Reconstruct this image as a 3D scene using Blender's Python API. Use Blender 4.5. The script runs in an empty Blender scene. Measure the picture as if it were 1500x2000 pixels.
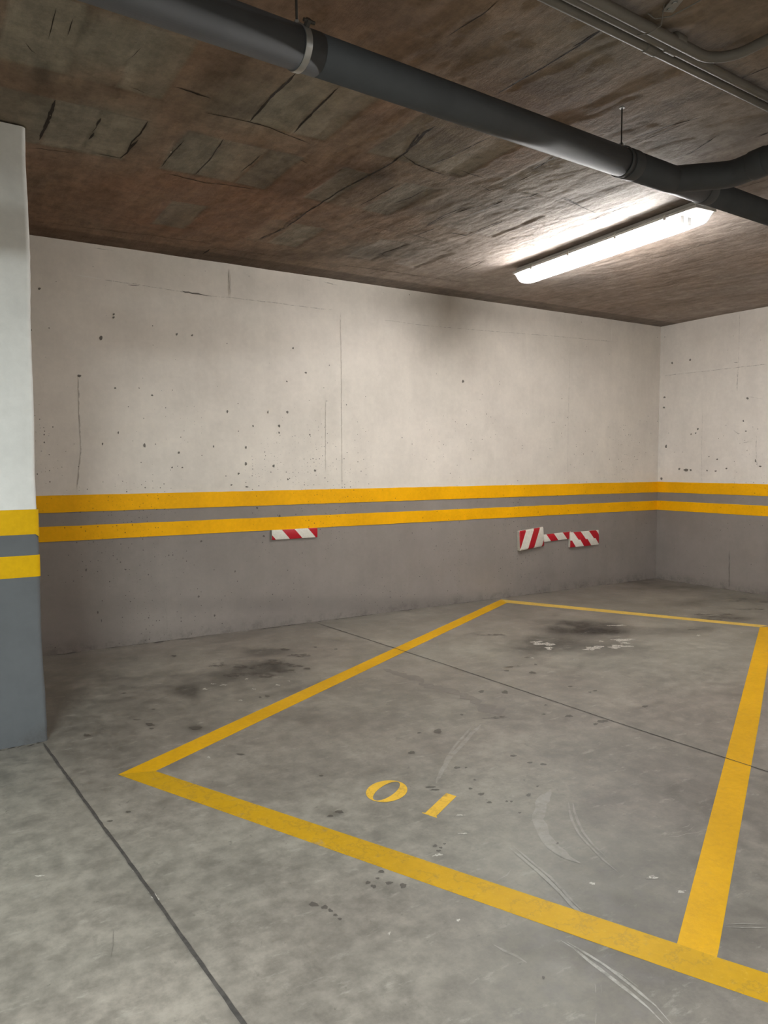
import bpy, bmesh, math, random
import numpy as np
from mathutils import Vector, Matrix

C = bpy.context.scene.collection
SC = bpy.context.scene
random.seed(7)
rng = np.random.default_rng(11)

# ------------------------------------------------------------------ camera, world, exposure, lights
cam_d = bpy.data.cameras.new('camera'); cam = bpy.data.objects.new('camera', cam_d); C.objects.link(cam)
cam_d.sensor_fit = 'HORIZONTAL'; cam_d.sensor_width = 36.0; cam_d.lens = 36.0 * 1447.53 / 1500.0
cam_d.clip_start = 0.05
R_ = ((0.849406, -0.527733, -0.002782), (0.036407, 0.053339, 0.997913), (0.526483, 0.847734, -0.064520))
M = Matrix(((R_[0][0], R_[1][0], -R_[2][0]), (R_[0][1], R_[1][1], -R_[2][1]), (R_[0][2], R_[1][2], -R_[2][2]))).to_4x4()
M.translation = Vector((-6.98654, -5.43830, 1.29603)); cam.matrix_world = M
SC.camera = cam

w = bpy.data.worlds.new('world'); SC.world = w; w.use_nodes = True
w.node_tree.nodes['Background'].inputs[0].default_value = (0.5, 0.53, 0.5, 1)
w.node_tree.nodes['Background'].inputs[1].default_value = 0.0
vs = SC.view_settings; SC.display_settings.display_device = 'sRGB'
vs.view_transform = 'Standard'; vs.look = 'None'; vs.gamma = 1.0; vs.use_curve_mapping = False
vs.exposure = 0.0

TUBE_MAIN = (1.0, 0.972, 0.948); TUBE_MAIN_W = 290.0      # the fluorescent tube in the picture
TUBE_REAR = (0.90, 0.98, 0.97); TUBE_REAR_W = 20.0        # tubes of the unseen lamps added over the aisle
def area(name, loc, size, power, col, rot=(0, 0, 0)):
    d = bpy.data.lights.new(name, 'AREA'); d.shape = 'RECTANGLE'; d.size, d.size_y = size; d.energy = power; d.color = col
    o = bpy.data.objects.new(name, d); C.objects.link(o); o.location = loc; o.rotation_euler = rot; return o
area('aisle_fill_light', (-8.4, -6.0, 2.66), (1.5, 0.16), 520, TUBE_REAR)  # unseen fill light, added to brighten the column and near floor
area('aisle_fill_light', (-2.2, -7.6, 2.66), (1.5, 0.16), 170, TUBE_MAIN)  # unseen fill light, added to brighten the right-hand wall
H = 2.8
Z1, Z2, Z3, Z4 = 1.0901, 0.9742, 0.8793, 0.7770          # edges of the two yellow wall bands
X0, Y0 = -13.5, -11.0                                    # far ends of the garage (behind the camera)

ADDED_LAMPS = [(-9.2, -6.0, -7.6, -6.0, 'unseen lamp over the aisle, added above the column-side fill light'),
              (-3.0, -7.6, -1.4, -7.6, 'unseen lamp over the aisle, added above the right-wall fill light')]
# marks and tones on the surfaces (metres), a few tones painted as shade: ellipses as centre + two half axes; strokes as points, width, kind
OIL_DROPS = [
    (-4.328,-2.204,0.014,-0.009,-0.015,-0.018),
    (-4.222,-2.284,0.017,-0.011,-0.018,-0.02),
    (-4.187,-2.574,0.007,-0.005,-0.01,-0.01),
    (-4.211,-2.766,0.015,-0.01,-0.014,-0.013),
    (-4.126,-2.91,0.023,-0.014,-0.016,-0.014),
    (-4.186,-2.921,0.01,-0.007,-0.011,-0.01),
    (-3.756,-2.874,0.013,-0.008,-0.014,-0.011),
    (-3.59,-1.785,0.016,-0.01,-0.011,-0.012),
    (-3.847,-1.902,0.018,-0.011,-0.013,-0.015),
    (-3.92,-1.956,0.013,-0.008,-0.012,-0.014),
    (-3.816,-2.076,0.019,-0.012,-0.016,-0.017),
    (-3.828,-2.405,0.012,-0.008,-0.012,-0.011),
    (-3.77,-2.539,0.012,-0.007,-0.009,-0.008),
    (-3.815,-2.542,0.008,-0.005,-0.009,-0.008),
    (-3.359,-1.154,0.092,-0.058,-0.013,-0.016),
    (-4.663,-2.454,0.008,-0.005,-0.008,-0.01),
    (-4.3,-2.676,0.008,-0.005,-0.009,-0.009),
    (-3.668,-1.947,0.009,-0.006,-0.01,-0.011),
    (-3.789,-1.916,0.009,-0.006,-0.007,-0.007),
    (-4.909,-2.582,0.018,-0.011,-0.016,-0.022),
    (-5.165,-2.735,0.012,-0.007,-0.01,-0.015),
    (-4.804,-3.007,0.014,-0.009,-0.006,-0.007),
    (-4.794,-3.103,0.011,-0.007,-0.006,-0.006),
    (-4.757,-3.146,0.011,-0.007,-0.008,-0.008),
    (-5.094,-2.976,0.012,-0.008,-0.007,-0.009),
    (-5.061,-2.996,0.005,-0.003,-0.005,-0.006),
    (-5.107,-3.113,0.005,-0.003,-0.005,-0.006),
    (-5.174,-3.168,0.006,-0.004,-0.006,-0.007),
    (-5.168,-3.229,0.011,-0.007,-0.007,-0.009),
    (-4.932,-3.295,0.005,-0.003,-0.005,-0.005),
    (-5.017,-3.335,0.008,-0.005,-0.009,-0.01),
    (-5.188,-3.302,0.007,-0.005,-0.006,-0.007),
    (-5.126,-3.331,0.005,-0.003,-0.004,-0.005),
    (-5.112,-3.342,0.005,-0.003,-0.004,-0.005),
    (-5.148,-3.428,0.004,-0.003,-0.004,-0.005),
    (-4.539,-2.584,0.039,-0.024,-0.013,-0.015),
    (-4.997,-2.551,0.008,-0.005,-0.006,-0.008),
    (-5.554,-3.455,0.007,-0.004,-0.005,-0.007),
    (-5.545,-3.475,0.005,-0.003,-0.004,-0.005),
    (-5.519,-3.461,0.004,-0.003,-0.003,-0.004),
    (-5.563,-3.487,0.006,-0.004,-0.004,-0.005),
    (-5.777,-3.596,0.009,-0.005,-0.007,-0.01),
    (-5.806,-3.561,0.009,-0.005,-0.005,-0.008),
    (-5.19,-3.664,0.004,-0.002,-0.005,-0.005),
    (-5.702,-4.127,0.003,-0.002,-0.004,-0.004),
    (-5.302,-3.071,0.017,-0.011,-0.004,-0.006),
    (-5.298,-3.101,0.012,-0.008,-0.004,-0.006),
    (-6.054,-3.537,0.012,-0.007,-0.005,-0.01),
    (-6.033,-3.567,0.009,-0.006,-0.004,-0.008),
    (-6.026,-3.59,0.006,-0.004,-0.003,-0.007),
    (-6.024,-3.617,0.005,-0.003,-0.003,-0.006),
    (-6.022,-3.64,0.005,-0.003,-0.003,-0.005),
    (-5.856,-3.551,0.007,-0.005,-0.005,-0.008),
    (-5.86,-3.524,0.007,-0.004,-0.004,-0.007),
    (-5.792,-3.493,0.007,-0.004,-0.005,-0.008),
    (-5.823,-3.52,0.005,-0.003,-0.003,-0.005),
    (-6.454,-2.682,0.009,-0.005,-0.001,-0.006),
    (-6.363,-1.724,0.015,-0.009,-0.003,-0.018),
    (-6.381,-2.643,0.008,-0.005,-0.002,-0.008),
    (-5.622,-2.739,0.007,-0.005,-0.003,-0.007),
    (-6.066,-1.75,0.015,-0.01,-0.003,-0.011),
    (-5.824,-2.343,0.014,-0.009,-0.004,-0.011),
    (-5.712,-3.064,0.013,-0.008,-0.006,-0.011),
    (-5.756,-3.075,0.011,-0.007,-0.004,-0.007),
    (-5.402,-0.857,0.047,-0.03,-0.013,-0.038),
    (-4.878,-0.718,0.029,-0.019,-0.012,-0.026),
    (-4.854,-0.918,0.053,-0.034,-0.021,-0.044),
    (-5.584,-0.473,0.014,-0.009,-0.006,-0.022),
    (-5.891,-1.908,0.024,-0.015,-0.008,-0.025),
    (-6.07,-1.733,0.016,-0.01,-0.005,-0.018),
    (-6.077,-1.8,0.009,-0.006,-0.002,-0.009),
    (-6.363,-1.724,0.011,-0.007,-0.003,-0.017),
    (-5.394,-1.63,0.013,-0.008,-0.007,-0.017),
    (-5.435,-1.625,0.007,-0.004,-0.006,-0.014),
    (-6.106,-1.633,0.016,-0.01,-0.002,-0.009),
    (-5.992,-1.511,0.007,-0.005,-0.003,-0.01),
    (-6.062,-1.141,0.01,-0.006,-0.003,-0.012),
    (-4.665,-0.771,0.01,-0.006,-0.008,-0.016),
    (-4.569,-0.901,0.01,-0.006,-0.008,-0.015),
    (-4.958,-1.241,0.022,-0.014,-0.008,-0.017),
    (-5.248,-1.0,0.067,-0.042,-0.016,-0.041),
    (-5.064,-1.001,0.068,-0.043,-0.02,-0.047),
    (-4.993,-1.134,0.04,-0.026,-0.015,-0.031),
    (-5.382,-1.135,0.064,-0.041,-0.016,-0.043),
    (-5.253,-1.217,0.064,-0.041,-0.021,-0.05),
    (-5.098,-1.208,0.044,-0.028,-0.019,-0.043),
    (-1.344,-1.532,0.059,-0.038,-0.023,-0.016),
    (-1.318,-1.65,0.073,-0.046,-0.031,-0.021),
    (-1.263,-1.765,0.072,-0.046,-0.031,-0.02),
    (-1.167,-1.645,0.044,-0.028,-0.024,-0.016),
    (-0.536,-1.314,0.064,-0.041,-0.019,-0.012),
    (-0.373,-1.293,0.033,-0.021,-0.02,-0.013),
    (-0.764,-1.637,0.076,-0.049,-0.026,-0.016),
    (-0.361,-1.489,0.032,-0.021,-0.02,-0.012),
    (-1.949,-1.848,0.04,-0.026,-0.019,-0.014),
    (-1.459,-1.708,0.057,-0.036,-0.022,-0.015),
]

PALE_FLECKS = [
    (-3.23,-1.578,0.056,-0.036,-0.03,-0.031),
    (-3.29,-1.681,0.024,-0.015,-0.025,-0.025),
    (-3.237,-1.501,0.033,-0.021,-0.017,-0.018),
    (-3.004,-1.842,0.049,-0.031,-0.031,-0.029),
    (-3.07,-1.855,0.036,-0.023,-0.022,-0.02),
    (-2.66,-1.794,0.076,-0.048,-0.025,-0.022),
    (-2.82,-1.911,0.055,-0.035,-0.028,-0.024),
    (-2.894,-1.92,0.03,-0.019,-0.023,-0.02),
    (-2.828,-1.739,0.013,-0.008,-0.015,-0.013),
    (-2.315,-1.439,0.055,-0.035,-0.018,-0.015),
    (-3.572,-1.816,0.007,-0.004,-0.011,-0.012),
    (-2.723,-1.865,0.037,-0.024,-0.015,-0.012),
    (-2.066,-2.002,0.013,-0.008,-0.018,-0.012),
    (-5.955,-2.299,0.005,-0.003,-0.003,-0.009),
    (-5.366,-1.249,0.009,-0.006,-0.005,-0.012),
    (-5.26,-1.464,0.01,-0.006,-0.005,-0.011),
    (-5.547,-1.619,0.008,-0.005,-0.004,-0.01),
    (-5.407,-1.465,0.008,-0.005,-0.004,-0.011),
    (-5.169,-1.424,0.006,-0.004,-0.005,-0.012),
    (-5.53,-1.293,0.014,-0.009,-0.004,-0.012),
    (-5.648,-1.312,0.014,-0.009,-0.004,-0.011),
    (-5.574,-1.241,0.012,-0.008,-0.003,-0.008),
    (-6.441,-3.251,0.008,-0.005,-0.004,-0.016),
    (-5.956,-2.298,0.005,-0.003,-0.003,-0.008),
    (-6.447,-3.212,0.004,-0.002,-0.001,-0.006),
    (-6.516,-2.225,0.004,-0.002,-0.001,-0.008),
    (-6.461,-3.068,0.003,-0.002,-0.001,-0.005),
    (-6.417,-3.657,0.003,-0.002,-0.001,-0.004),
    (-6.41,-3.773,0.002,-0.001,-0.001,-0.003),
    (-6.72,-2.94,0.011,-0.007,-0.001,-0.005),
    (-5.275,-3.898,0.006,-0.004,-0.006,-0.006),
    (-5.081,-4.07,0.013,-0.008,-0.006,-0.004),
    (-5.089,-3.974,0.016,-0.01,-0.007,-0.006),
    (-5.345,-3.326,0.011,-0.007,-0.004,-0.005),
    (-5.421,-3.44,0.011,-0.007,-0.003,-0.004),
    (-5.938,-3.77,0.004,-0.002,-0.003,-0.005),
    (-5.739,-3.824,0.004,-0.002,-0.004,-0.005),
    (-5.581,-3.507,0.012,-0.007,-0.005,-0.007),
]

FLOOR_TONES = [
    (-2.646,-1.272,0.219,-0.14,-0.198,-0.192,-0.75),
    (-2.495,-1.473,0.162,-0.103,-0.168,-0.15,-0.78),
    (-2.62,-1.461,0.227,-0.145,-0.249,-0.228,-0.3),
    (-3.267,-1.554,0.211,-0.134,-0.188,-0.198,-0.6),
    (-2.922,-1.738,0.299,-0.19,-0.282,-0.258,-0.25),
    (-3.089,-1.739,0.196,-0.125,-0.177,-0.169,-0.35),
    (-2.868,-1.915,0.146,-0.093,-0.121,-0.104,-0.3),
    (-2.169,-1.791,0.212,-0.135,-0.154,-0.117,-0.25),
    (-1.809,-1.894,0.108,-0.069,-0.09,-0.063,-0.35),
    (-0.917,-1.192,0.175,-0.112,-0.161,-0.114,-0.3),
    (-0.449,-0.476,0.357,-0.23,-0.152,-0.116,-0.35),
    (-0.294,-0.093,0.188,-0.121,-0.163,-0.131,-0.4),
    (-4.066,-2.869,0.177,-0.112,-0.144,-0.128,0.08),
    (-4.616,-2.859,0.131,-0.083,-0.072,-0.079,0.1),
    (-3.758,-1.616,0.175,-0.112,-0.14,-0.167,0.1),
    (-4.608,-2.375,0.083,-0.052,-0.041,-0.052,-0.0),
    (-4.517,-2.921,0.098,-0.062,-0.151,-0.155,-0.1),
    (-1.322,-1.747,0.172,-0.11,-0.12,-0.079,-0.3),
    (-5.218,-1.131,0.196,-0.125,-0.094,-0.226,-0.62),
    (-5.016,-0.717,0.126,-0.08,-0.048,-0.115,-0.5),
    (-5.74,-1.3,0.084,-0.054,-0.035,-0.114,-0.62),
    (-5.484,-1.199,0.178,-0.113,-0.071,-0.197,-0.45),
    (-5.146,-1.093,0.122,-0.077,-0.065,-0.151,-0.5),
    (-6.167,-1.247,0.057,-0.036,-0.008,-0.037,-0.2),
    (-6.238,-1.912,0.032,-0.021,-0.018,-0.08,-0.15),
    (-6.203,-1.265,0.435,-0.275,-0.144,-0.734,-0.32),  # dark floor patch by the column, deepened to stand in for its shadow
    (-6.384,-1.965,0.235,-0.148,-0.042,-0.227,-0.2),
    (-5.865,-1.637,0.274,-0.173,-0.039,-0.128,-0.05),
    (-5.112,-1.558,0.255,-0.161,-0.071,-0.147,-0.1),
    (-5.343,-2.151,0.192,-0.121,-0.081,-0.16,-0.22),
    (-5.619,-2.272,0.122,-0.077,-0.053,-0.12,-0.12),
    (-5.895,-1.905,0.043,-0.027,-0.014,-0.045,-0.3),
    (-5.732,-3.071,0.036,-0.023,-0.015,-0.029,-0.45),
    (-5.956,-3.193,0.148,-0.093,-0.044,-0.093,0.06),
    (-6.045,-2.671,0.171,-0.108,-0.046,-0.132,-0.08),
    (-6.56,-3.088,0.108,-0.068,-0.017,-0.089,-0.1),
    (-6.602,-2.32,0.258,-0.162,-0.027,-0.199,-0.08),
    (-6.03,-3.689,0.097,-0.061,-0.066,-0.12,-0.1),
    (-6.121,-3.784,0.102,-0.064,-0.057,-0.107,-0.14),
    (-6.139,-3.301,0.103,-0.065,-0.033,-0.082,-0.1),
    (-6.443,-3.242,0.039,-0.025,-0.021,-0.081,-0.14),
    (-6.418,-3.537,0.035,-0.022,-0.02,-0.063,-0.1),
    (-6.402,-3.752,0.032,-0.02,-0.018,-0.051,-0.1),
    (-6.206,-3.731,0.114,-0.071,-0.051,-0.11,0.05),
    (-6.599,-3.598,0.135,-0.085,-0.032,-0.141,0.06),
    (-6.792,-3.239,0.12,-0.075,-0.026,-0.248,-0.05),
    (-6.748,-3.606,0.062,-0.039,-0.008,-0.053,-0.12),
    (-5.491,-2.821,0.181,-0.114,-0.102,-0.177,0.04),
    (-5.735,-2.304,0.199,-0.126,-0.071,-0.174,0.04),
    (-5.407,-2.51,0.119,-0.075,-0.088,-0.163,0.1),
    (-6.22,-3.472,0.016,-0.01,-0.007,-0.016,-0.2),
    (-6.173,-3.715,0.014,-0.009,-0.007,-0.015,-0.16),
    (-6.324,-3.492,0.013,-0.008,-0.004,-0.011,-0.15),
    (-6.721,-2.495,0.048,-0.03,-0.007,-0.065,-0.1),
    (-4.848,-3.889,0.383,-0.241,-0.628,-0.465,-0.28),  # broad darkening of the bay floor, painted to offset the lamp's light
    (-4.669,-1.979,0.371,-0.235,-0.214,-0.319,-0.1),
    (-5.398,-4.177,0.291,-0.182,-0.226,-0.184,-0.28),
    (-4.644,-2.992,0.138,-0.087,-0.129,-0.136,-0.12),
    (-4.611,-2.782,0.167,-0.106,-0.139,-0.156,0.07),
    (-4.983,-3.419,0.133,-0.084,-0.156,-0.159,-0.08),
    (-5.158,-3.882,0.083,-0.052,-0.094,-0.082,-0.09),
    (-5.678,-4.206,0.037,-0.023,-0.039,-0.038,0.16),
    (-5.631,-4.031,0.093,-0.058,-0.059,-0.063,-0.1),
    (-5.867,-4.001,0.111,-0.069,-0.094,-0.121,-0.1),
    (-6.028,-4.007,0.105,-0.066,-0.072,-0.108,0.08),
    (-5.004,-3.907,0.106,-0.067,-0.105,-0.083,-0.05),
    (-5.061,-4.256,0.074,-0.046,-0.177,-0.112,-0.1),
    (-5.132,-3.75,0.044,-0.027,-0.05,-0.047,-0.08),
    (-5.121,-2.797,0.058,-0.037,-0.27,-0.383,-0.09),
    (-5.571,-3.551,0.057,-0.036,-0.038,-0.051,-0.1),
    (-5.256,-3.507,0.062,-0.039,-0.05,-0.056,-0.07),
]

FLOOR_STROKES = [
    ([(-4.546,-1.503),(-4.524,-1.706),(-4.498,-1.887)],0.07,'damp'),
    ([(-4.505,-1.87),(-4.479,-2.065),(-4.467,-2.217)],0.085,'damp'),
    ([(-4.481,-2.165),(-4.453,-2.29),(-4.461,-2.409)],0.075,'damp'),
    ([(-4.462,-2.367),(-4.475,-2.468),(-4.477,-2.572)],0.11,'damp'),
    ([(-4.91,-3.345),(-5.027,-3.416),(-5.122,-3.502),(-5.186,-3.594),(-5.218,-3.677),(-5.226,-3.749),(-5.214,-3.793)],0.045,'scuff'),
    ([(-4.932,-3.463),(-4.982,-3.518),(-5.031,-3.582),(-5.08,-3.661),(-5.106,-3.727),(-5.138,-3.823),(-5.156,-3.901)],0.009,'scuff'),
    ([(-4.914,-3.47),(-4.966,-3.529),(-5.015,-3.592),(-5.06,-3.663),(-5.095,-3.734),(-5.122,-3.824)],0.009,'scuff'),
    ([(-5.346,-3.596),(-5.362,-3.701),(-5.376,-3.797),(-5.396,-3.883),(-5.413,-3.942),(-5.419,-3.982),(-5.446,-4.069),(-5.456,-4.14),(-5.446,-4.183)],0.014,'scuff'),
    ([(-5.33,-3.596),(-5.346,-3.701),(-5.358,-3.801),(-5.383,-3.891),(-5.401,-3.95),(-5.41,-3.988)],0.009,'scuff'),
    ([(-5.559,-4.044),(-5.553,-4.086),(-5.557,-4.144),(-5.558,-4.212),(-5.561,-4.279),(-5.567,-4.336),(-5.577,-4.387)],0.011,'scuff2'),
    ([(-5.548,-4.057),(-5.54,-4.119),(-5.535,-4.175),(-5.536,-4.226),(-5.54,-4.292),(-5.544,-4.341),(-5.562,-4.397)],0.009,'scuff2'),
    ([(-5.533,-4.182),(-5.526,-4.226),(-5.527,-4.274)],0.006,'scuff2'),
    ([(-4.828,-3.836),(-4.8,-3.853),(-4.762,-3.856),(-4.715,-3.873)],0.006,'scuff2'),
    ([(-4.759,-3.802),(-4.743,-3.821),(-4.706,-3.826),(-4.689,-3.819)],0.008,'scuff'),
    ([(-4.769,-3.846),(-4.734,-3.846),(-4.682,-3.835)],0.006,'scuff'),
    ([(-5.609,-4.212),(-5.631,-4.236)],0.008,'scuff2'),
    ([(-5.599,-4.222),(-5.62,-4.243)],0.008,'scuff'),
    ([(-5.684,-4.283),(-5.71,-4.304)],0.008,'scuff2'),
    ([(-5.114,-4.24),(-5.072,-4.263),(-5.014,-4.303)],0.008,'scuff'),
    ([(-5.125,-4.247),(-5.088,-4.274),(-5.029,-4.312)],0.008,'scuff2'),
    ([(-4.237,-3.755),(-4.222,-3.778),(-4.234,-3.812)],0.008,'scuff'),
    ([(-4.669,-2.62),(-4.831,-2.723),(-5.034,-2.852),(-5.171,-2.962),(-5.263,-3.052)],0.02,'scuff'),
    ([(-4.735,-2.621),(-4.941,-2.767),(-5.114,-2.902)],0.012,'scuff'),
    ([(-5.723,-3.961),(-5.717,-3.995),(-5.702,-4.029),(-5.696,-4.062)],0.02,'scuff'),
    ([(-5.515,-3.727),(-5.468,-3.722),(-5.438,-3.706)],0.01,'scuff'),
    ([(-6.279,-2.455),(-6.265,-2.559),(-6.25,-2.542)],0.003,'scuff'),
    ([(-6.582,-3.35),(-6.597,-3.412),(-6.613,-3.464)],0.005,'hair'),
    ([(-6.303,-3.688),(-6.313,-3.71)],0.004,'hair'),
    ([(-6.245,-3.608),(-6.263,-3.64)],0.004,'hair'),
]

CEILING_STROKES = [
    ([(-6.467,-2.028),(-6.466,-1.842),(-6.468,-1.582)],0.014,'crack'),
    ([(-6.269,-1.945),(-6.266,-1.86)],0.016,'crack'),
    ([(-6.269,-1.876),(-6.275,-1.782)],0.006,'crack'),
    ([(-6.27,-1.779),(-6.273,-1.695)],0.018,'crack'),
    ([(-6.314,-2.038),(-6.293,-2.067)],0.006,'crack'),
    ([(-6.086,-2.029),(-6.087,-1.897),(-6.097,-1.777),(-6.091,-1.646),(-6.102,-1.554),(-6.174,-1.553),(-6.245,-1.552)],0.006,'crack'),
    ([(-6.08,-1.82),(-6.09,-1.715),(-6.09,-1.611)],0.01,'crack'),
    ([(-6.519,-1.452),(-6.452,-1.48),(-6.363,-1.494),(-6.285,-1.513)],0.004,'crack'),
    ([(-5.706,-2.741),(-5.715,-2.524),(-5.707,-2.261)],0.012,'crack'),
    ([(-5.51,-2.719),(-5.505,-2.524),(-5.494,-2.26)],0.009,'crack'),
    ([(-6.077,-2.39),(-6.002,-2.383),(-5.92,-2.374)],0.01,'crack'),
    ([(-5.915,-2.246),(-5.816,-2.257),(-5.711,-2.259),(-5.57,-2.244),(-5.367,-2.198)],0.005,'crack'),
    ([(-5.741,-2.027),(-5.719,-1.767),(-5.723,-1.533)],0.006,'crack'),
    ([(-5.522,-1.959),(-5.522,-1.813),(-5.53,-1.691)],0.005,'crack'),
    ([(-5.892,-1.915),(-5.901,-1.692),(-5.902,-1.557)],0.004,'crack'),
    ([(-5.869,-1.484),(-5.76,-1.478),(-5.647,-1.471),(-5.527,-1.493),(-5.374,-1.516)],0.006,'crack'),
    ([(-5.008,-2.57),(-4.934,-2.354),(-4.931,-2.211),(-4.956,-1.919),(-4.961,-1.873),(-4.971,-1.595),(-4.976,-1.34),(-4.961,-1.011),(-5.01,-0.664)],0.01,'crack'),
    ([(-4.984,-2.657),(-4.982,-2.574),(-4.94,-2.385)],0.016,'crack'),
    ([(-4.991,-1.299),(-4.967,-0.946),(-4.997,-0.658)],0.022,'rough'),
    ([(-4.687,-2.692),(-4.702,-2.598),(-4.717,-2.416),(-4.745,-2.303)],0.006,'crack'),
    ([(-4.753,-1.983),(-4.756,-1.802),(-4.759,-1.576)],0.005,'crack'),
    ([(-4.567,-1.982),(-4.573,-1.838),(-4.603,-1.722)],0.006,'crack'),
    ([(-4.918,-3.564),(-4.913,-3.493),(-4.919,-3.268),(-4.944,-3.012)],0.007,'crack'),
    ([(-4.923,-3.561),(-4.917,-3.472),(-4.923,-3.43)],0.016,'crack'),
    ([(-5.34,-3.505),(-5.337,-3.41),(-5.35,-3.316),(-5.359,-3.238)],0.004,'crack'),
    ([(-4.593,-2.463),(-4.569,-2.492)],0.014,'crack'),
    ([(-4.528,-2.382),(-4.506,-2.388)],0.01,'crack'),
    ([(-4.939,-2.316),(-4.825,-2.261),(-4.656,-2.225),(-4.602,-2.218)],0.006,'crack'),
    ([(-4.567,-2.304),(-4.464,-2.303),(-4.4,-2.3)],0.007,'crack'),
    ([(-4.349,-2.204),(-4.274,-2.179),(-4.237,-2.264),(-4.211,-2.297)],0.005,'crack'),
    ([(-4.534,-1.185),(-4.515,-1.282),(-4.215,-1.304),(-3.863,-1.224)],0.003,'crack'),
    ([(-4.005,-1.47),(-3.857,-1.471),(-3.853,-1.625),(-3.855,-1.802),(-3.875,-1.824)],0.006,'crack'),
    ([(-4.208,-1.469),(-4.216,-1.75),(-4.145,-2.001)],0.004,'crack'),
    ([(-3.848,-2.299),(-3.667,-2.263),(-3.473,-2.224),(-3.464,-2.314),(-3.435,-2.513)],0.006,'crack'),
    ([(-3.579,-1.534),(-3.529,-1.631),(-3.467,-1.76)],0.005,'crack'),
    ([(-3.335,-0.747),(-3.345,-0.917),(-3.388,-1.09)],0.005,'crack'),
    ([(-5.21,-0.261),(-5.185,-0.349),(-4.667,-0.362),(-3.867,-0.425),(-3.13,-0.449)],0.007,'rough'),
    ([(-5.228,-0.145),(-5.217,-0.301)],0.012,'crack'),
    ([(-6.378,-0.3),(-6.101,-0.329),(-5.636,-0.388),(-5.229,-0.422)],0.006,'rough'),
    ([(-4.035,-3.354),(-4.095,-3.19),(-4.125,-3.016)],0.004,'crack'),
    ([(-5.287,-1.979),(-5.337,-1.993)],0.012,'crack'),
    ([(-4.995,-2.05),(-5.035,-2.057)],0.014,'crack'),
    ([(-5.052,-1.428),(-5.015,-1.42)],0.01,'crack'),
    ([(-4.359,-0.673),(-4.296,-0.696)],0.012,'crack'),
    ([(-6.618,-2.416),(-6.592,-2.369),(-6.568,-2.352)],0.004,'crack'),
    ([(-6.555,-2.694),(-6.551,-2.487)],0.003,'crack'),
    ([(-6.497,-2.657),(-6.497,-2.539)],0.004,'crack'),
    ([(-6.432,-2.619),(-6.412,-2.617)],0.008,'crack'),
    ([(-6.285,-2.395),(-6.261,-2.396)],0.008,'crack'),
    ([(-6.222,-2.287),(-6.147,-2.27)],0.005,'crack'),
    ([(-6.511,-2.036),(-6.492,-2.043)],0.008,'crack'),
    ([(-6.289,-2.629),(-6.279,-2.628)],0.012,'crack'),
    ([(-6.28,-2.496),(-6.267,-2.537),(-6.258,-2.598)],0.004,'crack'),
    ([(-0.88,-1.749),(-0.961,-1.329),(-0.909,-0.52)],0.004,'ridge'),
    ([(-2.36,-1.993),(-2.309,-2.238),(-2.379,-2.643)],0.004,'ridge'),
    ([(-1.606,-1.289),(-1.485,-1.682),(-1.59,-1.841)],0.004,'ridge'),
    ([(-1.837,-1.745),(-1.83,-2.315)],0.003,'ridge'),
    ([(-2.087,-2.007),(-2.087,-2.469)],0.003,'ridge'),
    ([(-2.39,-1.32),(-2.306,-1.547)],0.003,'ridge'),
    ([(-3.875,-2.321),(-3.883,-2.498),(-3.79,-2.656)],0.006,'ridge'),
    ([(-3.738,-1.997),(-3.725,-2.156),(-3.66,-2.257)],0.006,'ridge'),
    ([(-3.626,-1.688),(-3.6,-1.852),(-3.605,-2.122)],0.006,'ridge'),
    ([(-4.186,-2.277),(-4.182,-2.434),(-4.155,-2.656)],0.006,'ridge'),
    ([(-3.991,-2.599),(-3.971,-2.692)],0.006,'ridge'),
    ([(-4.006,-2.279),(-3.981,-2.349),(-3.989,-2.45)],0.006,'ridge'),
    ([(-3.828,-1.76),(-3.82,-1.903),(-3.793,-2.072)],0.006,'ridge'),
    ([(-3.858,-2.313),(-3.696,-2.275),(-3.631,-2.254)],0.006,'crack'),
    ([(-4.016,-1.451),(-3.885,-1.479),(-3.88,-1.559)],0.006,'crack'),
    ([(-3.368,-0.691),(-3.38,-0.861),(-3.401,-1.082)],0.006,'crack'),
    ([(-4.214,-1.478),(-4.242,-1.734),(-4.215,-1.918)],0.006,'crack'),
    ([(-3.867,-1.542),(-3.881,-1.704),(-3.862,-1.809)],0.006,'crack'),
    ([(-4.069,-2.146),(-4.012,-2.219),(-3.999,-2.32)],0.006,'crack'),
    ([(-2.255,-2.202),(-2.24,-2.382),(-2.279,-2.583)],0.007,'ridge'),
    ([(-1.64,-1.289),(-1.627,-1.596),(-1.614,-1.835)],0.007,'ridge'),
    ([(-1.733,-1.435),(-1.717,-1.728)],0.007,'ridge'),
    ([(-1.503,-1.158),(-1.552,-1.495)],0.007,'ridge'),
    ([(-1.259,-1.36),(-1.28,-1.66),(-1.284,-1.99)],0.007,'ridge'),
    ([(-0.838,-0.702),(-0.814,-1.229),(-0.81,-1.707)],0.007,'ridge'),
    ([(-1.751,-1.969),(-1.799,-2.297)],0.007,'ridge'),
    ([(-1.313,-1.273),(-1.31,-1.541)],0.007,'ridge'),
    ([(-3.777,-2.955),(-3.754,-3.076),(-3.793,-3.187),(-3.827,-3.263)],0.006,'crack'),
]

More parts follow.
